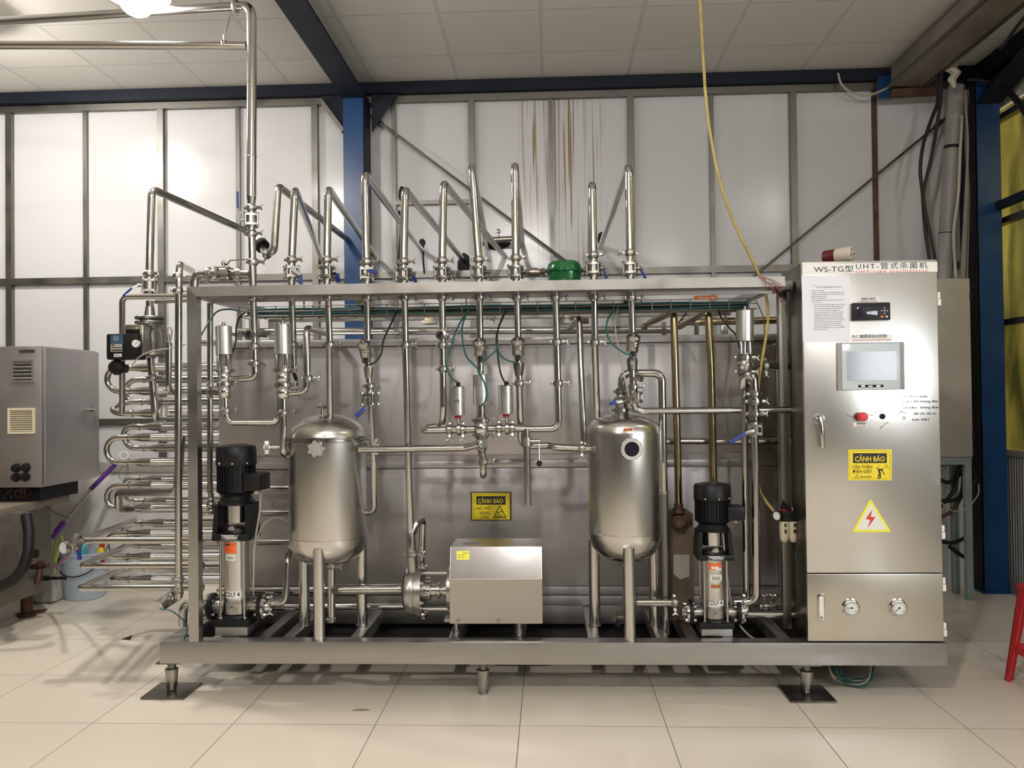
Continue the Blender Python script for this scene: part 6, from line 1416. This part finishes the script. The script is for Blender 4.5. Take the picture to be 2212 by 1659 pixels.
for k, pts in enumerate((((2020, 1080), (2045, 1082), (2075, 1075), (2100, 1050), (2110, 1030)), ((2030, 1095), (2060, 1060), (2070, 1020), (2075, 1000)), ((2028, 1120), (2060, 1100), (2078, 1060), (2082, 1005)), ((2020, 1030), (2050, 1042), (2078, 1020), (2090, 1000)), ((2030, 1170), (2060, 1172), (2085, 1162)), ((2050, 1180), (2070, 1195), (2085, 1205)))):
    cable('thick black cable tangled under the grey electrical box', [at(x, y, Yr+.09+.015*k) for x, y in pts], .013, BLKC if k != 2 else RUST, 'cables under the electrical box')
cable('thin white wire hanging beside the stand of the electrical box', [at(2025, 1078, Yr-.03), at(2055, 1102, Yr-.03), at(2085, 1100, Yr-.03), at(2112, 1070, Yr-.03), at(2114, 1045, Yr-.03)], .004, GREYC)
p0, p1 = at(2066, 186, 5.68), at(2038, 604, 5.68)
t = thing('drain_pipe', 'fat grey plastic pipe leaning down behind the right end of the cabinet', 'pipe', p1)
emit(B().cyl(p0, p1, .050, n=24), 'tube', PVC, t)
emit(B().lathe(p0+(p1-p0)*.12, p1-p0, [(0, .052), (.01, .054), (.07, .054), (.08, .052)], 24), 'socket', PVC, t)
emit(B().lathe(p0+(p1-p0)*.31, (p1-p0), [(0, .0515), (.022, .0515)], 24), 'tape_band', BLACKM, t)
emit(B().lathe(p0+(p1-p0)*.76, (p1-p0), [(0, .0512), (.006, .0512)], 24), 'wire_tie', BLACKM, t)
for k in range(6):
    cable('dusty grey cables bundled beside the fat grey pipe', [at(2082+k*2, 195, 5.70+.02*k), at(2090-k, 300, 5.70+.02*k), at(2086+k*1.5, 420, 5.70+.02*k), at(2076+k*3, 600, 5.70+.02*k)], .009, [PVC, GREYC, PVC, BROWNP, PVC, BLKC][k], 'cable bundle beside the fat pipe')
cable('pale cable taped along the front of the fat grey pipe', [at(2078, 250, 5.62), at(2074, 330, 5.61), at(2070, 420, 5.61), at(2060, 500, 5.61), at(2063, 575, 5.61), at(2065, 600, 5.61)], .010, GREYC)
cable('left of two black cables crossing beside the fat grey pipe', [at(*p, 5.58) for p in ((2024, 140), (2026, 215), (2012, 258), (1995, 310), (1988, 365), (1993, 420), (1998, 490), (2008, 560))], .012, BLKC)
cable('right of two black cables crossing beside the fat grey pipe', [at(*p, 5.55) for p in ((2034, 140), (2032, 215), (2024, 270), (2012, 340), (1996, 410), (1998, 450), (2010, 510), (2020, 562))], .012, BLKC)
cable('pale cable sagging under the top beam', [at(*p, 5.86) for p in ((1810, 158), (1818, 182), (1840, 200), (1870, 206), (1895, 200), (1925, 186))], .008, GREYC)
t = tag(emit(B().bx(at(1899, 212, 5.86), at(1922, 168, 5.90)), 'wall_bracket', BLUE, at0=at(1910, 212, 5.86)), 'small blue bracket under the top beam beside the duct', 'bracket')
t = tag(emit(B().bar(at(1924, 203, 5.84), at(2030, 196, 5.84), .05, .05), 'angle_iron', RUST, at0=at(1924, 203, 5.84)), 'brown angle iron under the wall end of the duct', 'bracket')
t = thing('cable_duct', 'long weathered duct running along the ceiling toward the viewer at the upper right', 'duct', (2.46, 2, 3.44))
DU = plain('weathered_duct', (.24, .20, .165), .45, var=.4, scale=4)
emit(B().bx((2.36, -3.5, 3.44), (2.575, 5.80, 3.575), .01), 'trough', DU, t)
emit(B().bx((2.335, -3.5, 3.435), (2.358, 5.80, 3.455), .003).bx((2.577, -3.5, 3.435), (2.60, 5.80, 3.455), .003), 'lip', GALV, t)
o = tag(emit(B().tube([at(2064, 128, 5.5), at(2055, 150, 5.5), at(2066, 158, 5.5), at(2056, 172, 5.5), at(2062, 190, 5.5)], [.03, .035, .03, .028, .008], n=8), 'rag', plain('dirty_rag', (.48, .44, .36), .8), at0=at(2060, 190, 5.5)), 'dirty white rag tied at the end of the duct', 'rag')
cable('black cable hanging across the haunch of the right rafter', [at(2225, 22, 4.6), at(2195, 60, 4.8), at(2172, 92, 5.0), at(2160, 105, 5.2)], .010, BLKC)
cable('pair of thick black cables drooping at the upper right edge, upper one', [at(2090, 172, 5.68), at(2130, 175, 5.65), at(2170, 190, 5.5), at(2195, 210, 5.2), at(2225, 250, 4.9)], .012, BLKC)
cable('pair of thick black cables drooping at the upper right edge, lower one', [at(2168, 192, 5.45), at(2190, 214, 5.2), at(2225, 262, 4.85)], .012, BLKC)
# red plastic stool at the right edge
sx_, sy_ = 2.30, 3.86
t = thing('plastic_stool', 'red plastic stool cut off by the right edge of the picture', 'stool', (sx_, sy_, 0))
emit(B().bx((sx_-.14, sy_-.14, .435), (sx_+.14, sy_+.14, .46), .0), 'seat', RED, t)
for i in (-1, 1):
    for j in (-1, 1):
        b = B(); w_ = .045
        x1_, y1_, x0_, y0_ = sx_+i*.135, sy_+j*.135, sx_+i*.185, sy_+j*.175
        b.prism([(x1_, y1_, .44), (x1_-i*w_*1.2, y1_, .44), (x0_-i*w_*.8, y0_, 0), (x0_, y0_, 0)], (0, -j*.008, 0)).prism([(x1_, y1_, .44), (x1_, y1_-j*w_*1.2, .44), (x0_, y0_-j*w_*.8, 0), (x0_, y0_, 0)], (-i*.008, 0, 0))
        emit(b, 'leg', RED, t)
for j in (-1, 1):
    emit(B().bar((sx_-.155, sy_+j*.153, .16), (sx_+.155, sy_+j*.153, .16), .006, .035).bar((sx_+j*.158, sy_-.15, .16), (sx_+j*.158, sy_+.15, .16), .006, .035, up=UPV), 'stretcher', RED, t)
# small marks on the floor
c = atz(778, 1534, 0)
pl = [c+Vector((cos(2*pi*k/13)*.026*(1+.8*rr.random()), sin(2*pi*k/13)*.008*(1+.9*rr.random()), .0006)) for k in range(13)]
tag(emit(B().prism(pl, (0, 0, .0012)), 'dirt_clump', plain('dry_dirt', (.38, .31, .19), .9, var=.4, scale=30), at0=(c.x, c.y, 0)), 'small brown dirt smear on the floor tiles in front of the skid', 'dirt')
c = atz(275, 1380, 0)
tag(emit(B().prism([atz(x, y, .0008) for x, y in ((262, 1381), (286, 1373), (281, 1383))], (0, 0, .002)), 'black_scrap', BLACKM, at0=(c.x, c.y, 0)), 'torn black scrap on the floor left of the skid', 'scrap')
# sheet metal panel leaning on the wall behind the frame

a, c = at(2204, 905, 5.5), at(2204, 838, 5.5)
t = thing('wall_display', 'black framed grey display on the yellow glazing, cut off by the right edge', 'display', (3.07, 5.4, a.z))
emit(B().bx((3.05, 4.9, a.z), (3.095, 5.52, c.z+.0), .006), 'frame', BLACK, t)
emit(B().bx((3.046, 4.94, a.z+.04), (3.0495, 5.48, c.z-.04)), 'screen', SCREEN, t)
